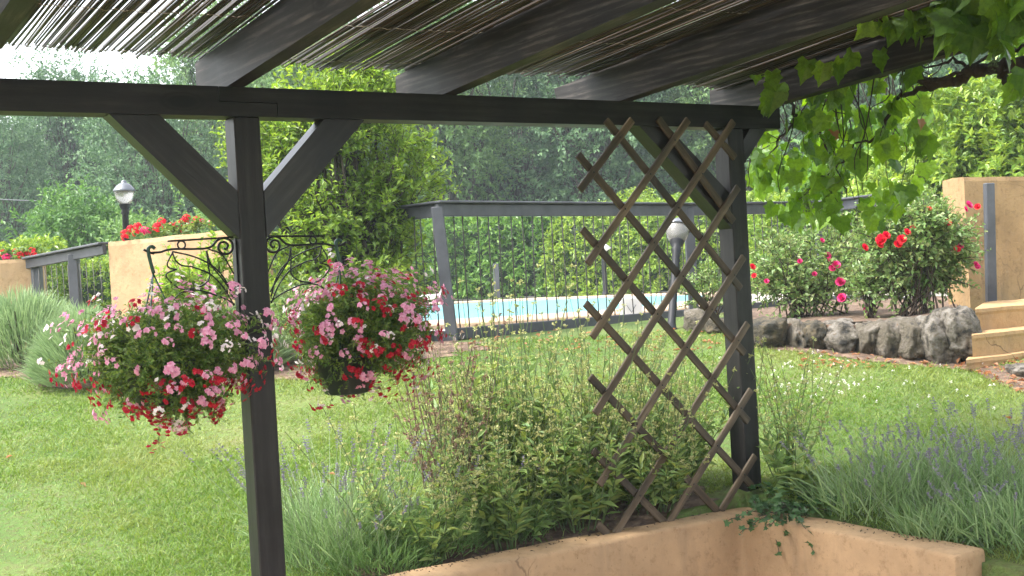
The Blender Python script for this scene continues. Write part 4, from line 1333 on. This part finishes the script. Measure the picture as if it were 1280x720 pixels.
# ------------------------------------------------------------------ rose bushes
def rose_mesh(mat, R=.04, name='bloom'):
    mb = MB()
    for ringi, (k, tilt, rad) in enumerate([(6, .25, 1.0), (6, .75, .85), (5, 1.15, .6), (3, 1.4, .35)]):
        for q in range(k):
            a = 2 * math.pi * q / k + ringi * .5
            d = np.array([math.cos(a) * math.cos(tilt), math.sin(a) * math.cos(tilt), math.sin(tilt)])
            n = np.array([-math.cos(a) * math.sin(tilt), -math.sin(a) * math.sin(tilt), math.cos(tilt)])
            x = np.cross(d, n)
            L = R * rad
            V = [d * .05 * L, d * .5 * L + x * L * .5 + n * L * .12, d * L * .95 + x * L * .3 + n * .22 * L, d * L * .95 - x * L * .3 + n * .22 * L, d * .5 * L - x * L * .5 + n * L * .12]
            mb.add(np.array(V), [(0, 1, 2), (0, 2, 3), (0, 3, 4)])
    return mb.mesh(name, M[mat])
def geranium_mesh(mat, R=.06, name='bloom'):
    mb = MB()
    for u in unit(34):
        if u[2] < -.45: continue
        c = u * R * RNG.uniform(.8, 1.05); x = np.cross(u, [.3, .2, 1]); x /= np.linalg.norm(x); y = np.cross(u, x)
        for q in range(5):
            a = q * 1.2566 + RNG.uniform(0, 1); d = x * math.cos(a) + y * math.sin(a)
            mb.leaves([c], [d + u * .25], [u], R * .36, R * .3, .1)
    return mb.mesh(name, M[mat])
def part_at(name, me, parent, p, sc=1.0, aim=None):
    o = bpy.data.objects.new(name, me); COL.objects.link(o)
    o.parent = parent
    o.location = Vector([float(q) for q in p]) - parent.location
    if aim is not None:
        o.rotation_euler = Vector([float(q) for q in aim]).to_track_quat('Z', 'Y').to_euler()
    o.scale = (sc,) * 3
    return o
RM, SM_ = rose_mesh('magenta'), rose_mesh('scarlet')
def rose_bush(c, rad, h, label, blooms, Y, nt_):
    c = np.array(c, float)
    t = empty('rose_bush', c, label, 'rose bush')
    mb, mt = MB(), MB()
    P, D, LC = lumpy(c + ZZ * h * .58, (rad, rad * .7, h * .46), 34, .40, nt_, .25, True)
    twigs(P, D + ZZ * .2, .18, 7, .058, .034, mb, mt, .003)
    for q in LC:
        s0 = c + np.array([RNG.normal(0, rad * .25), RNG.normal(0, .08), -.05])
        mt.tube([s0, s0 + (q - s0) * .5 + RNG.normal(0, .05, 3), q], [.008, .006, .003], 5, cap=False)
    mb.build('foliage', M['roseleaf'], t); mt.build('stem', M['twig'], t)
    for (x, y, s_, k) in blooms:
        p = W(x, y, Y - rad * .55 + RNG.uniform(-.1, .1))
        o = part_at('bloom', (RM, SM_)[k], t, p, s_ * .82, np.array([RNG.normal(0, .5), -1, .6]))
        ms = MB(); q = LC[np.argmin(np.linalg.norm(LC - p, axis=1))]
    return t
roses1 = [(940, 334, 1.0, 1), (958, 352, .8, 0), (1000, 327, .8, 0), (1034, 320, 1.1, 0), (1045, 332, 1.3, 0), (1040, 336, 1.1, 0), (1051, 353, 1.5, 0), (1053, 373, 1.4, 0), (1027, 301, .8, 0), (1018, 343, .8, 0), (1083, 388, 1.1, 0), (943, 345, .8, 1), (1068, 339, .8, 0), (1036, 325, .9, 0)]
roses2 = [(1103, 300, 1.6, 1), (1098, 306, 1.3, 1), (1107, 295, 1.2, 1), (1080, 310, 1.1, 1), (1127, 300, 1.3, 1), (1133, 291, 1.1, 1), (1122, 306, 1.2, 1), (1161, 262, .8, 1), (1184, 279, 1.1, 1), (1196, 312, 1.0, 1), (1200, 308, .9, 0), (1219, 331, .9, 0), (1210, 257, 1.2, 0), (1222, 259, .9, 1), (1206, 262, .9, 0), (1092, 275, .9, 1), (1141, 285, .8, 1), (1222, 334, .8, 0)]
def bedz(x, y, Y): q = W(x, y, Y); q[2] = 1.14; return q
rose_bush(bedz(1010, 395, 10.6), .72, .74, 'wide rose bush with magenta blooms above the left end of the stone wall', roses1, 10.6, 620)
rose_bush(bedz(1150, 390, 9.7), .52, .98, 'taller rose bush with scarlet blooms beside the garden steps', roses2, 9.7, 900)
leafy_shrub('low_rose_bush', bedz(1085, 392, 10.0), .34, .42, M['roseleaf'], 'low leafy rose shoots filling the gap between the two blooming rose bushes', 150, .05, .03)
leafy_shrub('small_rose_bush', bedz(890, 392, 10.7), .22, .45, M['roseleaf'], 'small green rose bush behind the rocks seen through the trellis', 70, .05, .03)

# ------------------------------------------------------------------ geraniums on the left walls
GS_, GM_ = geranium_mesh('scarlet'), geranium_mesh('magenta')
def geraniums(p0, p1, n, label, pos, Y):
    t = empty('geranium', (p0 + p1) / 2, label, 'flowers')
    mb, mt = MB(), MB()
    k = n
    s_ = RNG.random(k)[:, None]
    P = p0 + (p1 - p0) * s_ + np.column_stack([RNG.normal(0, .02, k), RNG.normal(.22, .08, k), RNG.uniform(.0, .06, k)])
    twigs(P, unit(k) * .6 + ZZ, .12, 6, .06, .055, mb, mt, .004)
    mb.build('foliage', M['basketleaf'], t); mt.build('stem', M['greenstem'], t)
    for (x, y, s2, m_) in pos:
        p = W(x, y, Y + .2 + RNG.uniform(-.08, .08))
        part_at('bloom', (GS_, GM_)[m_], t, p, s2 * .72, np.array([RNG.normal(0, .3), -.6, 1]))
geraniums(W(150, 301, 12.55), W(268, 289, 12.1), 70, 'red and pink geraniums in a row on the wall below the left garden lamp', [(156, 292, 1.0, 0), (163, 286, .9, 0), (172, 284, 1.1, 0), (170, 291, .9, 0), (184, 290, 1.0, 1), (180, 288, .9, 1), (197, 284, 1.2, 0), (202, 278, 1.1, 0), (214, 283, .9, 0), (222, 282, 1.0, 0), (230, 279, 1.3, 0), (233, 273, 1.0, 0), (228, 286, 1.0, 0), (240, 282, .9, 1), (246, 275, 1.0, 0), (252, 278, .8, 1), (156, 297, .9, 0), (263, 279, .7, 1)], 12.3)
geraniums(W(-60, 330, 13.45), W(46, 322, 13.6), 60, 'red geraniums on the wall at the left edge', [(4, 317, 1.1, 0), (12, 321, .9, 1), (20, 315, .9, 0), (8, 322, 1.0, 1), (25, 319, .9, 0), (40, 314, 1.0, 0), (42, 319, .9, 0), (31, 318, .8, 0), (-8, 320, 1.0, 0)], 13.5)

# ------------------------------------------------------------------ iron brackets and hanging baskets
def px2(x, y):
    P = onpl(x, y, AR(0, S / 2), RR); a, r = ab(P)
    return (-a, P[2] - 1.745)
def zz(x, y): return px2(60 + x / 2.572, 280 + y / 2.572)    # enlarged reading of the left bracket
BK = dict(
    bar=[zz(608, 45), zz(612, 285)],
    arm=[zz(345, 92), zz(372, 90), zz(390, 84), zz(420, 80), zz(480, 80), zz(530, 75), zz(555, 52), zz(575, 45), zz(598, 55), zz(603, 80), zz(590, 95), zz(570, 95), zz(558, 80), zz(562, 62), zz(578, 58), zz(588, 68), zz(582, 80), zz(574, 78)],
    hook=[zz(318, 82), zz(335, 90), zz(352, 95)],
    top=[zz(395, 55), zz(480, 50), zz(604, 42)],
    ringc=zz(433, 67),
    curves=[[zz(410, 88), zz(420, 115), zz(440, 132), zz(470, 136)],
            [zz(412, 90), zz(395, 125), zz(400, 140), zz(425, 146)],
            [zz(425, 146), zz(398, 155), zz(390, 165), zz(400, 180), zz(430, 205), zz(470, 208), zz(510, 195), zz(530, 170), zz(525, 130), zz(520, 85)],
            [zz(415, 242), zz(440, 220), zz(490, 212), zz(540, 225), zz(580, 240), zz(610, 258)],
            [zz(410, 88), zz(480, 105), zz(540, 135), zz(580, 180), zz(606, 240)],
            [zz(520, 85), zz(535, 130), zz(570, 175), zz(607, 225)],
            [zz(525, 80), zz(570, 100), zz(607, 160)],
            [zz(470, 136), zz(530, 160), zz(575, 205), zz(608, 262)]])
a_bar = BK['bar'][0][0]
def bracket(sign, label):
    """sign -1: towards the near end of the beam, +1: away; mounted on the post's side"""
    org = AR(0 if sign < 0 else S, S / 2, 1.745)
    t = empty('bracket', org, label, 'bracket', 'wrought iron basket brackets on the near post')
    def T(pts, k=8): return np.array([org + B * sign * max(q[0] - a_bar + .008, .006) + ZZ * q[1] for q in spline(pts, k)])
    mb = MB(); mb.box(org + B * sign * .004 + ZZ * (BK['bar'][0][1] + BK['bar'][1][1]) / 2, *VB, .003, .009, (BK['bar'][0][1] - BK['bar'][1][1]) / 2, 0, .001); mb.build('mounting_bar', M['iron'], t)
    mb = MB(); mb.tube(T(BK['arm']), .0050, 6); mb.build('arm', M['iron'], t)
    mb = MB(); mb.tube(T(BK['hook']), .0050, 6); mb.build('hook', M['iron'], t)
    mb = MB(); mb.tube(T(BK['top']), .0042, 6)
    if sign > 0:
        pass
    mb.build('top_rod', M['iron'], t)
    c = BK['ringc']; rg = [(c[0] + .0155 * math.cos(q), c[1] + .0155 * math.sin(q)) for q in np.linspace(0, 6.2832, 17)]
    mb = MB(); mb.tube(np.array([org + B * sign * (q[0] - a_bar) + ZZ * q[1] for q in rg]), .0036, 6); mb.build('ring', M['iron'], t)
    for cv in BK['curves']:
        mb = MB(); mb.tube(T(cv), .0034, 5); mb.build('scroll', M['iron'], t)
    h = BK['arm'][0]
    return org + B * sign * (h[0] - a_bar + .008) + ZZ * h[1]
h1 = bracket(-1, 'black wrought iron scroll bracket left of the near post holding the pink and white basket')
h2 = bracket(1, 'black wrought iron scroll bracket right of the near post, half behind the red basket')
def floret_mesh(mat, nfl, R, name='blossom'):
    mb = MB()
    for q in range(nfl):
        c = unit(1)[0] * R * .75; c[2] = abs(c[2])
        u = c / (np.linalg.norm(c) + 1e-9) + np.array([0, 0, .5]) + unit(1)[0] * .3; u /= np.linalg.norm(u)
        x = np.cross(u, [.3, .2, 1]); x /= np.linalg.norm(x); y = np.cross(u, x)
        for k in range(5):
            a = k * 1.2566; d = x * math.cos(a) + y * math.sin(a)
            mb.leaves([c], [d + u * .2], [u], .0122, .0118, .08)
    return mb
FL = {}
for k_, m_ in (('pink', 'pink'), ('red', 'red'), ('white', 'white_petal')):
    FL[k_] = [floret_mesh(m_, n_, R_f).mesh(k_ + '_blossom', M[m_]) for n_, R_f in ((4, .020), (6, .026), (3, .014), (8, .031))]
def basket(hook, cx, rad, hh, drop, label, taper, nbl, potz, lean, mixer):
    """hook point; plant ball centred under it"""
    hook = np.array(hook)
    t = empty('hanging_basket', hook - ZZ * (drop + .10), label, 'hanging basket', 'flower baskets hung on the near post')
    c = hook - ZZ * drop + B * cx
    potc = hook - ZZ * (drop + potz)
    mb = MB(); mb.lathe([(.0005, -.155), (.085, -.155), (.095, -.15), (.135, .0), (.142, .002), (.142, .012), (.132, .012), (.125, -.02), (.001, -.02)], potc, 26)
    mb.build('pot', M['pot'], t)
    # plastic hanger: a flat hook head and three straps
    mb = MB()
    top = hook + ZZ * .004
    hp = [top + ZZ * .012 + B * .012, top + ZZ * .020, top + ZZ * .010 - B * .014, top - ZZ * .03 - B * .010, top - ZZ * .085 + B * .002]
    mb.tube(spline(hp), [.0075] * 33, 6)
    k0 = top - ZZ * .085
    for q in range(3):
        a = q * 2.094 + .5
        e_ = potc + np.array([math.cos(a) * .135, math.sin(a) * .135, .01])
        mb.tube([k0, k0 + (e_ - k0) * .5, e_], .0035, 5)
    mb.build('hanger', M['hanger'], t)
    mb, mt = MB(), MB()
    sd = RNG.uniform(0, 50)
    def wob(u): return 1 + .30 * mnoise.noise(Vector(u * 1.7 + sd)) + .16 * mnoise.noise(Vector(u * 4 + sd))
    nt_ = int(1900 * (rad / .34) ** 2)
    P, D, LC = lumpy(c, (rad * .92, rad * .88, hh * .92), 70, .36, nt_, .1, True)
    P = c + (P - c) * np.array([wob(q / (np.linalg.norm(q) + 1e-9)) for q in P - c])[:, None]
    low = np.clip((c[2] - P[:, 2]) / hh, 0, 1)[:, None]
    P[:, :2] = c[:2] + (P[:, :2] - c[:2]) * (1 - taper * low)
    twigs(P, D * [1, 1, .6] + (P - c) * 1.2, .075, 9, .024, .012, mb, mt, .0013)
    for q in LC: mt.tube([potc + ZZ * .005, (potc + q) / 2 + ZZ * .05, q], [.004, .003, .0015], 4, cap=False)
    mt.build('stem', M['greenstem'], t)
    view = (C0 - c); view /= np.linalg.norm(view)
    cand = []
    while len(cand) < nbl:
        u = unit(1)[0]
        if RNG.random() > .55 + 1.1 * mnoise.noise(Vector(u * 2.6 + sd + 20)) + .25 * abs(u[2]): continue
        rr = (RNG.uniform(.80, 1.04) if RNG.random() < .85 else RNG.uniform(1.02, 1.18)) * wob(u)
        p = c + u * np.array([rad, rad * .95, hh]) * rr
        p[:2] = c[:2] + (p[:2] - c[:2]) * (1 - taper * max(0, -u[2] * rr))
        if u[2] < -.35 and RNG.random() < .15: p[2] -= RNG.uniform(0, .06)
        cand.append((float(u @ view), u, p))
    ms2 = MB()
    for q in range(46):
        u = unit(1)[0]; u[2] = u[2] * .75 + .12; u /= np.linalg.norm(u)
        e_ = c + u * np.array([rad, rad * .95, hh]) * RNG.uniform(1.06, 1.36)
        e_[:2] = c[:2] + (e_[:2] - c[:2]) * (1 - taper * max(0, -u[2]))
        s0 = c + u * np.array([rad, rad, hh]) * .6
        ms2.tube([s0, (s0 + e_) / 2 + ZZ * .02, e_], [.0016, .0013, .0009], 4, cap=False)
        k = 7
        tt_ = RNG.uniform(.35, .95, k)[:, None]
        mb.leaves(s0 + (e_ - s0) * tt_ + ZZ * .01, unit(k) + u, ZZ + unit(k) * .5, RNG.uniform(.012, .024, k), .010, .2)
        for _ in range(RNG.integers(1, 3)): cand.append((float(u @ view) + .35, u, e_ + unit(1)[0] * .016))
    ms2.build('spray_stem', M['greenstem'], t)
    cand.sort(key=lambda q: -q[0])
    mb.build('foliage', M['basketleaf'], t)
    rest = {'pink': [], 'red': [], 'white': []}
    for n_, (vis, u, p) in enumerate(cand):
        col = mixer(u, RNG.random())
        s_ = RNG.uniform(.75, 1.2) * (.8 if col == 'white' else 1)
        if n_ < 100:
            part_at(col + '_blossom', FL[col][RNG.integers(0, 4)], t, p, s_, u + ZZ * .3 + view * .3 + unit(1)[0] * .3)
        else:
            rest[col].append((p, u))
    for col, lst in rest.items():
        if not lst: continue
        mb = MB()
        for p, u in lst:
            for _ in range(5):
                cc = p + unit(1)[0] * .024
                n3 = u + unit(1)[0] * .5; n3 /= np.linalg.norm(n3); x = np.cross(n3, [.3, .2, 1]); x /= np.linalg.norm(x); y = np.cross(n3, x)
                for k in range(5):
                    d = x * math.cos(k * 1.2566) + y * math.sin(k * 1.2566)
                    mb.leaves([cc], [d + n3 * .2], [n3], .0122, .0118, .08)
        o = mb.build(col + '_blossom_mass', M['white_petal' if col == 'white' else col], t)
        o['kind'] = 'stuff'
    # a few trailing stems
    return t
def mix1(u, r):
    if u[2] < -.15: return 'red' if r < .66 else ('pink' if r < .92 else 'white')
    return 'pink' if r < .58 else ('red' if r < .72 else 'white')
def mix2(u, r):
    if u[2] < -.1: return 'red' if r < .62 else ('pink' if r < .9 else 'white')
    return 'pink' if r < .56 else ('red' if r < .84 else 'white')
basket(h1, .055, .385, .262, .415, 'left hanging basket of pink, white and deep red small flowers', .42, 330, .02, 0, mix1)
basket(h2, .07, .345, .262, .375, 'right hanging basket with dense red and pink flowers and a dark green pot', .16, 330, .10, 0, mix2)

# ------------------------------------------------------------------ grape vine on the last rafter
t = empty('grape_vine', AR(3.2, -1.2, 2.3), 'grape vine with dark twisted stem hanging big backlit leaves from the last rafter', 'vine')
mt, ml, md, mg = MB(), MB(), MB(), MB()
VP = AR(3.13, 0)
def vpath(pts, r, a_off=0.0, seg=6):
    P = spline([onpl(x, y, VP + B * a_off, B) for x, y in pts], seg)
    P = P + RNG.normal(0, .006, P.shape)
    n = len(P)
    rad = np.interp(np.linspace(0, 1, n), np.linspace(0, 1, len(r)), r) * RNG.uniform(.8, 1.25, n)
    mt.tube(P, rad, 8)
    return P
main = vpath([(1340, 66), (1285, 78), (1250, 84), (1228, 88), (1213, 88), (1196, 102), (1166, 105), (1150, 98), (1142, 86), (1130, 80), (1116, 88), (1080, 92), (1040, 98), (1000, 112), (965, 130)], [.026, .025, .029, .024, .024, .022, .026, .018, .017, .015])
vpath([(1250, 84), (1256, 100), (1262, 114), (1258, 124)], [.026, .018, .016, .010])
vpath([(1166, 105), (1150, 112), (1125, 122), (1112, 140), (1095, 172), (1068, 180)], [.014, .012, .009, .004])
vpath([(1215, 90), (1195, 76), (1160, 84), (1130, 88)], [.008, .006, .004])
vpath([(1215, 85), (1175, 98), (1150, 104)], [.010, .009, .006], -.02)
vpath([(1300, 50), (1270, 62), (1235, 70), (1200, 92)], [.008, .008, .006], .05)
vpath([(985, 118), (992, 150), (975, 172), (960, 200)], [.010, .007, .003], .05)
vpath([(1068, 180), (1048, 205), (1025, 225), (1000, 250)], [.006, .005, .003], .03)
vpath([(1030, 100), (1022, 150), (1040, 200), (1060, 245)], [.007, .005, .003], .1)
vpath([(940, 160), (938, 200), (932, 240)], [.004, .003, .002], .0)
GL = [(0, -.02), (.30, -.16), (.52, .02), (.44, .16), (.60, .40), (.40, .46), (.34, .60), (.16, .72), (0, 1.0), (-.16, .72), (-.34, .60), (-.40, .46), (-.60, .40), (-.44, .16), (-.52, .02), (-.30, -.16)]
def grape_leaf(mb, p, d, n, L):
    d = d / np.linalg.norm(d); x = np.cross(d, n); x /= np.linalg.norm(x) + 1e-9; n = np.cross(x, d)
    w_ = RNG.uniform(.85, 1.15); cup = RNG.uniform(-.25, .45); dr = RNG.uniform(.0, .5)
    V = [p + x * u * L * w_ + d * v * L + n * L * (abs(u) * cup - dr * v * v + RNG.uniform(-.03, .03)) for u, v in GL]
    V.append(p + d * .22 * L - n * L * .03)
    k = len(GL)
    mb.add(V, [(q, (q + 1) % k, k) for q in range(k)], 0, False)
def env_y(x):   # how far down the curtain hangs (photo rows)
    return np.interp(x, [930, 945, 985, 1010, 1040, 1090, 1140, 1165, 1200, 1290], [195, 235, 278, 270, 284, 282, 250, 180, 92, 70])
def env_t(x):
    return np.interp(x, [930, 980, 1040, 1090, 1140, 1180, 1290], [150, 115, 90, 80, 20, 0, -15])
# curtain
for q in range(620):
    x = RNG.uniform(932, 1160)
    y = env_t(x) + (env_y(x) - env_t(x)) * RNG.random() ** .9
    if y < 120 and 1100 < x and RNG.random() < .75: continue
    if mnoise.noise(Vector((x * .021, y * .021, 3))) < -.13 and RNG.random() < .85: continue
    a_off = RNG.uniform(-.12, .75)
    if y < env_t(x) + 40: a_off = RNG.uniform(-.1, .25)
    p = onpl(x, y, VP + B * a_off, B)
    d = -ZZ * 1.0 + unit(1)[0] * .55
    n = unit(1)[0] * .8 - RR * .6 + ZZ * .2
    grape_leaf(ml, p, d, n, RNG.uniform(.05, .118))
# canopy at the upper right, close under the roof edge
for q in range(170):
    x = RNG.uniform(1085, 1300)
    y = np.interp(x, [1085, 1120, 1180, 1300], [14, 24, 34, 56]) * RNG.uniform(-.5, 1.1)
    p = onpl(x, y, VP + B * RNG.choice([RNG.uniform(-.42, -.19), RNG.uniform(0, .5)]), B)
    grape_leaf(ml, p, -ZZ * .8 + unit(1)[0] * .7, -RR * .7 + unit(1)[0] * .7 + ZZ * .2, RNG.uniform(.09, .155))
for (x, y, L) in [(1128, 30, .13), (1143, 32, .12), (1118, 34, .10), (970, 115, .16), (960, 128, .14), (1010, 84, .12), (1030, 88, .12), (1050, 82, .10), (1065, 74, .11), (1100, 72, .11), (945, 92, .10), (965, 98, .10), (1048, 90, .10), (1185, 5, .15), (1165, 15, .13), (1205, 12, .16), (1240, 10, .17), (1262, 20, .16), (1272, 108, .13), (1280, 95, .12), (1270, 0, .17)]:
    p = onpl(x, y - 8, VP - B * RNG.uniform(.19, .30), B)
    grape_leaf(ml, p, -ZZ + unit(1)[0] * .35, -RR * .9 + unit(1)[0] * .4 - B * .2, L)
for (x, y, L) in [(985, 82, .07), (1042, 165, .085), (1033, 226, .05), (912, 168, .05), (990, 90, .05), (1150, 150, .05)]:
    p = onpl(x, y, VP + B * .02, B)
    grape_leaf(md, p, -ZZ + unit(1)[0] * .4, -RR + unit(1)[0] * .5, L)
for (x, y, h) in [(1127, 62, .11), (1262, 30, .16), (1240, 55, .10), (1008, 235, .12), (914, 112, .10), (1070, 260, .12)]:
    p = onpl(x, y, VP - B * .06, B)
    for q in range(60):
        w_ = p - ZZ * h * RNG.random() + unit(1)[0] * .018
        mg.leaves([w_], unit(1), unit(1), .012, .012, .5)
for q in range(46):
    x = RNG.uniform(935, 1150); y = env_t(x) + 10; a_off = RNG.uniform(0, .6)
    P0 = onpl(x, y, VP + B * a_off, B); P1 = onpl(x + RNG.uniform(-25, 25), y + (env_y(x) - y) * RNG.uniform(.3, .85), VP + B * a_off, B)
    mt.tube(spline([P0, P0 * .6 + P1 * .4 + RNG.normal(0, .05, 3), P0 * .3 + P1 * .7 + RNG.normal(0, .05, 3), P1], 4), np.linspace(.0042, .0018, 13), 5, cap=False)
mt.build('trunk', M['vinebark'], t); ml.build('foliage', M['vine'], t); md.build('dry_leaf', M['dryleaf'], t); mg.build('young_grapes', M['greenstem'], t)

# ------------------------------------------------------------------ grass, clover, fallen leaves
N = 900000
X = RNG.uniform(-6.2, 5.6, N); Y = RNG.uniform(4.6, 13.0, N)
keep = RNG.random(N) < np.clip((5.6 / Y) ** 1.9, 0, 1)
X, Y = X[keep], Y[keep]
keep = (np.abs(X) < Y * .455 + .3)
X, Y = X[keep], Y[keep]
a = (X - O[0]) * B[0] + (Y - O[1]) * B[1]; r = (X - O[0]) * RR[0] + (Y - O[1]) * RR[1]
keep = ~((r < .10) & (a < 2.72))
# nothing grows under the terrace, the stone wall's bed or the steps
wallx = np.array([ong(x_, y_)[:2] for x_, y_ in ((500, 432), (560, 430), (700, 424), (870, 414), (945, 430), (1010, 438), (1080, 446), (1150, 452), (1215, 456), (1300, 452))])
o_ = np.argsort(wallx[:, 0]); lim = np.interp(X, wallx[o_, 0], wallx[o_, 1], left=11.6, right=8.3)
keep &= Y < lim
for L in BEDS: keep &= ~(inpoly(X, Y, L) & (RNG.random(len(X)) < .93))
X, Y = X[keep], Y[keep]
pn = np.array([mnoise.noise(Vector((x_ * .9, y_ * .9, 0))) + .5 * mnoise.noise(Vector((x_ * 3.1, y_ * 3.1, 4))) for x_, y_ in zip(X[:], Y[:])])
keep = RNG.random(len(X)) < np.clip(.80 + pn * 1.0, .08, 1)
X, Y, pn = X[keep], Y[keep], pn[keep]
P = np.column_stack([X, Y, gz(X, Y) - .004])
n = len(P)
D = np.column_stack([RNG.normal(0, .5, n), RNG.normal(0, .5, n), np.ones(n)])
mb = MB(); mb.blades(P, D, np.clip(.040 + .026 * pn, .016, .085) * RNG.uniform(.6, 1.4, n), .0042 * np.clip(Y / 6.5, .9, 1.7), RNG.uniform(.1, .6, n))
tag(mb.build('grass', M['grass']), 'short wet lawn grass sloping up to the pool fence', 'grass', kind='stuff')
mb = MB()
for q in range(95):
    x, y = (RNG.normal(1010, 42), RNG.normal(480, 17)) if q < 65 else (RNG.uniform(940, 1270), RNG.uniform(460, 530))
    p = ong(x, y)
    if p[1] < 5.5: continue
    for u in unit(10): mb.leaves([p + ZZ * .05 + u * .004], [u + ZZ * .4], [ZZ], .009, .007, .2)
tag(mb.build('clover_blossom', M['clover']), 'scattered white clover flowers in the lawn right of the far post', 'clover', kind='stuff')
mb = MB()
for q in range(700):
    if q < 420: x, y = RNG.uniform(1185, 1285), RNG.uniform(448, 495)
    elif q < 560: x, y = RNG.uniform(560, 930), RNG.uniform(412, 440)
    else: x, y = RNG.uniform(1000, 1200), RNG.uniform(440, 462)
    if q < 420 and y > 455 + (x - 1190) * .42: continue
    p = ong(x, y)
    mb.leaves([p + ZZ * RNG.uniform(.006, .02)], unit(1) * [1, 1, .25], ZZ[None] + unit(1) * .4, RNG.uniform(.03, .07), RNG.uniform(.015, .035), .3)
for (x, y) in [(1257, 527), (16, 575), (560, 650), (100, 610), (420, 600)]:
    p = ong(x, y); mb.leaves([p + ZZ * .03], unit(1) * [1, 1, .2], [ZZ], .05, .03, .3)
tag(mb.build('fallen_leaves', M['dryleaf']), 'brown fallen leaves strewn below the steps and along the stone wall', 'leaves', kind='stuff')
# ------------------------------------------------------------------ damp air
m, tt_, p_, o_ = newmat('damp_haze')
tt_.nodes.remove(p_)
pv = nd(tt_, 'ShaderNodeVolumePrincipled')
pv.inputs['Color'].default_value = (.80, .92, .97, 1)
pv.inputs['Density'].default_value = 0.0017
tt_.links.new(pv.outputs[0], o_.inputs['Volume'])
mb = MB(); mb.box([0, 35, 12.5], [1, 0, 0], [0, 1, 0], ZZ, 75, 47, 16)
tag(mb.build('haze', m), kind='stuff')
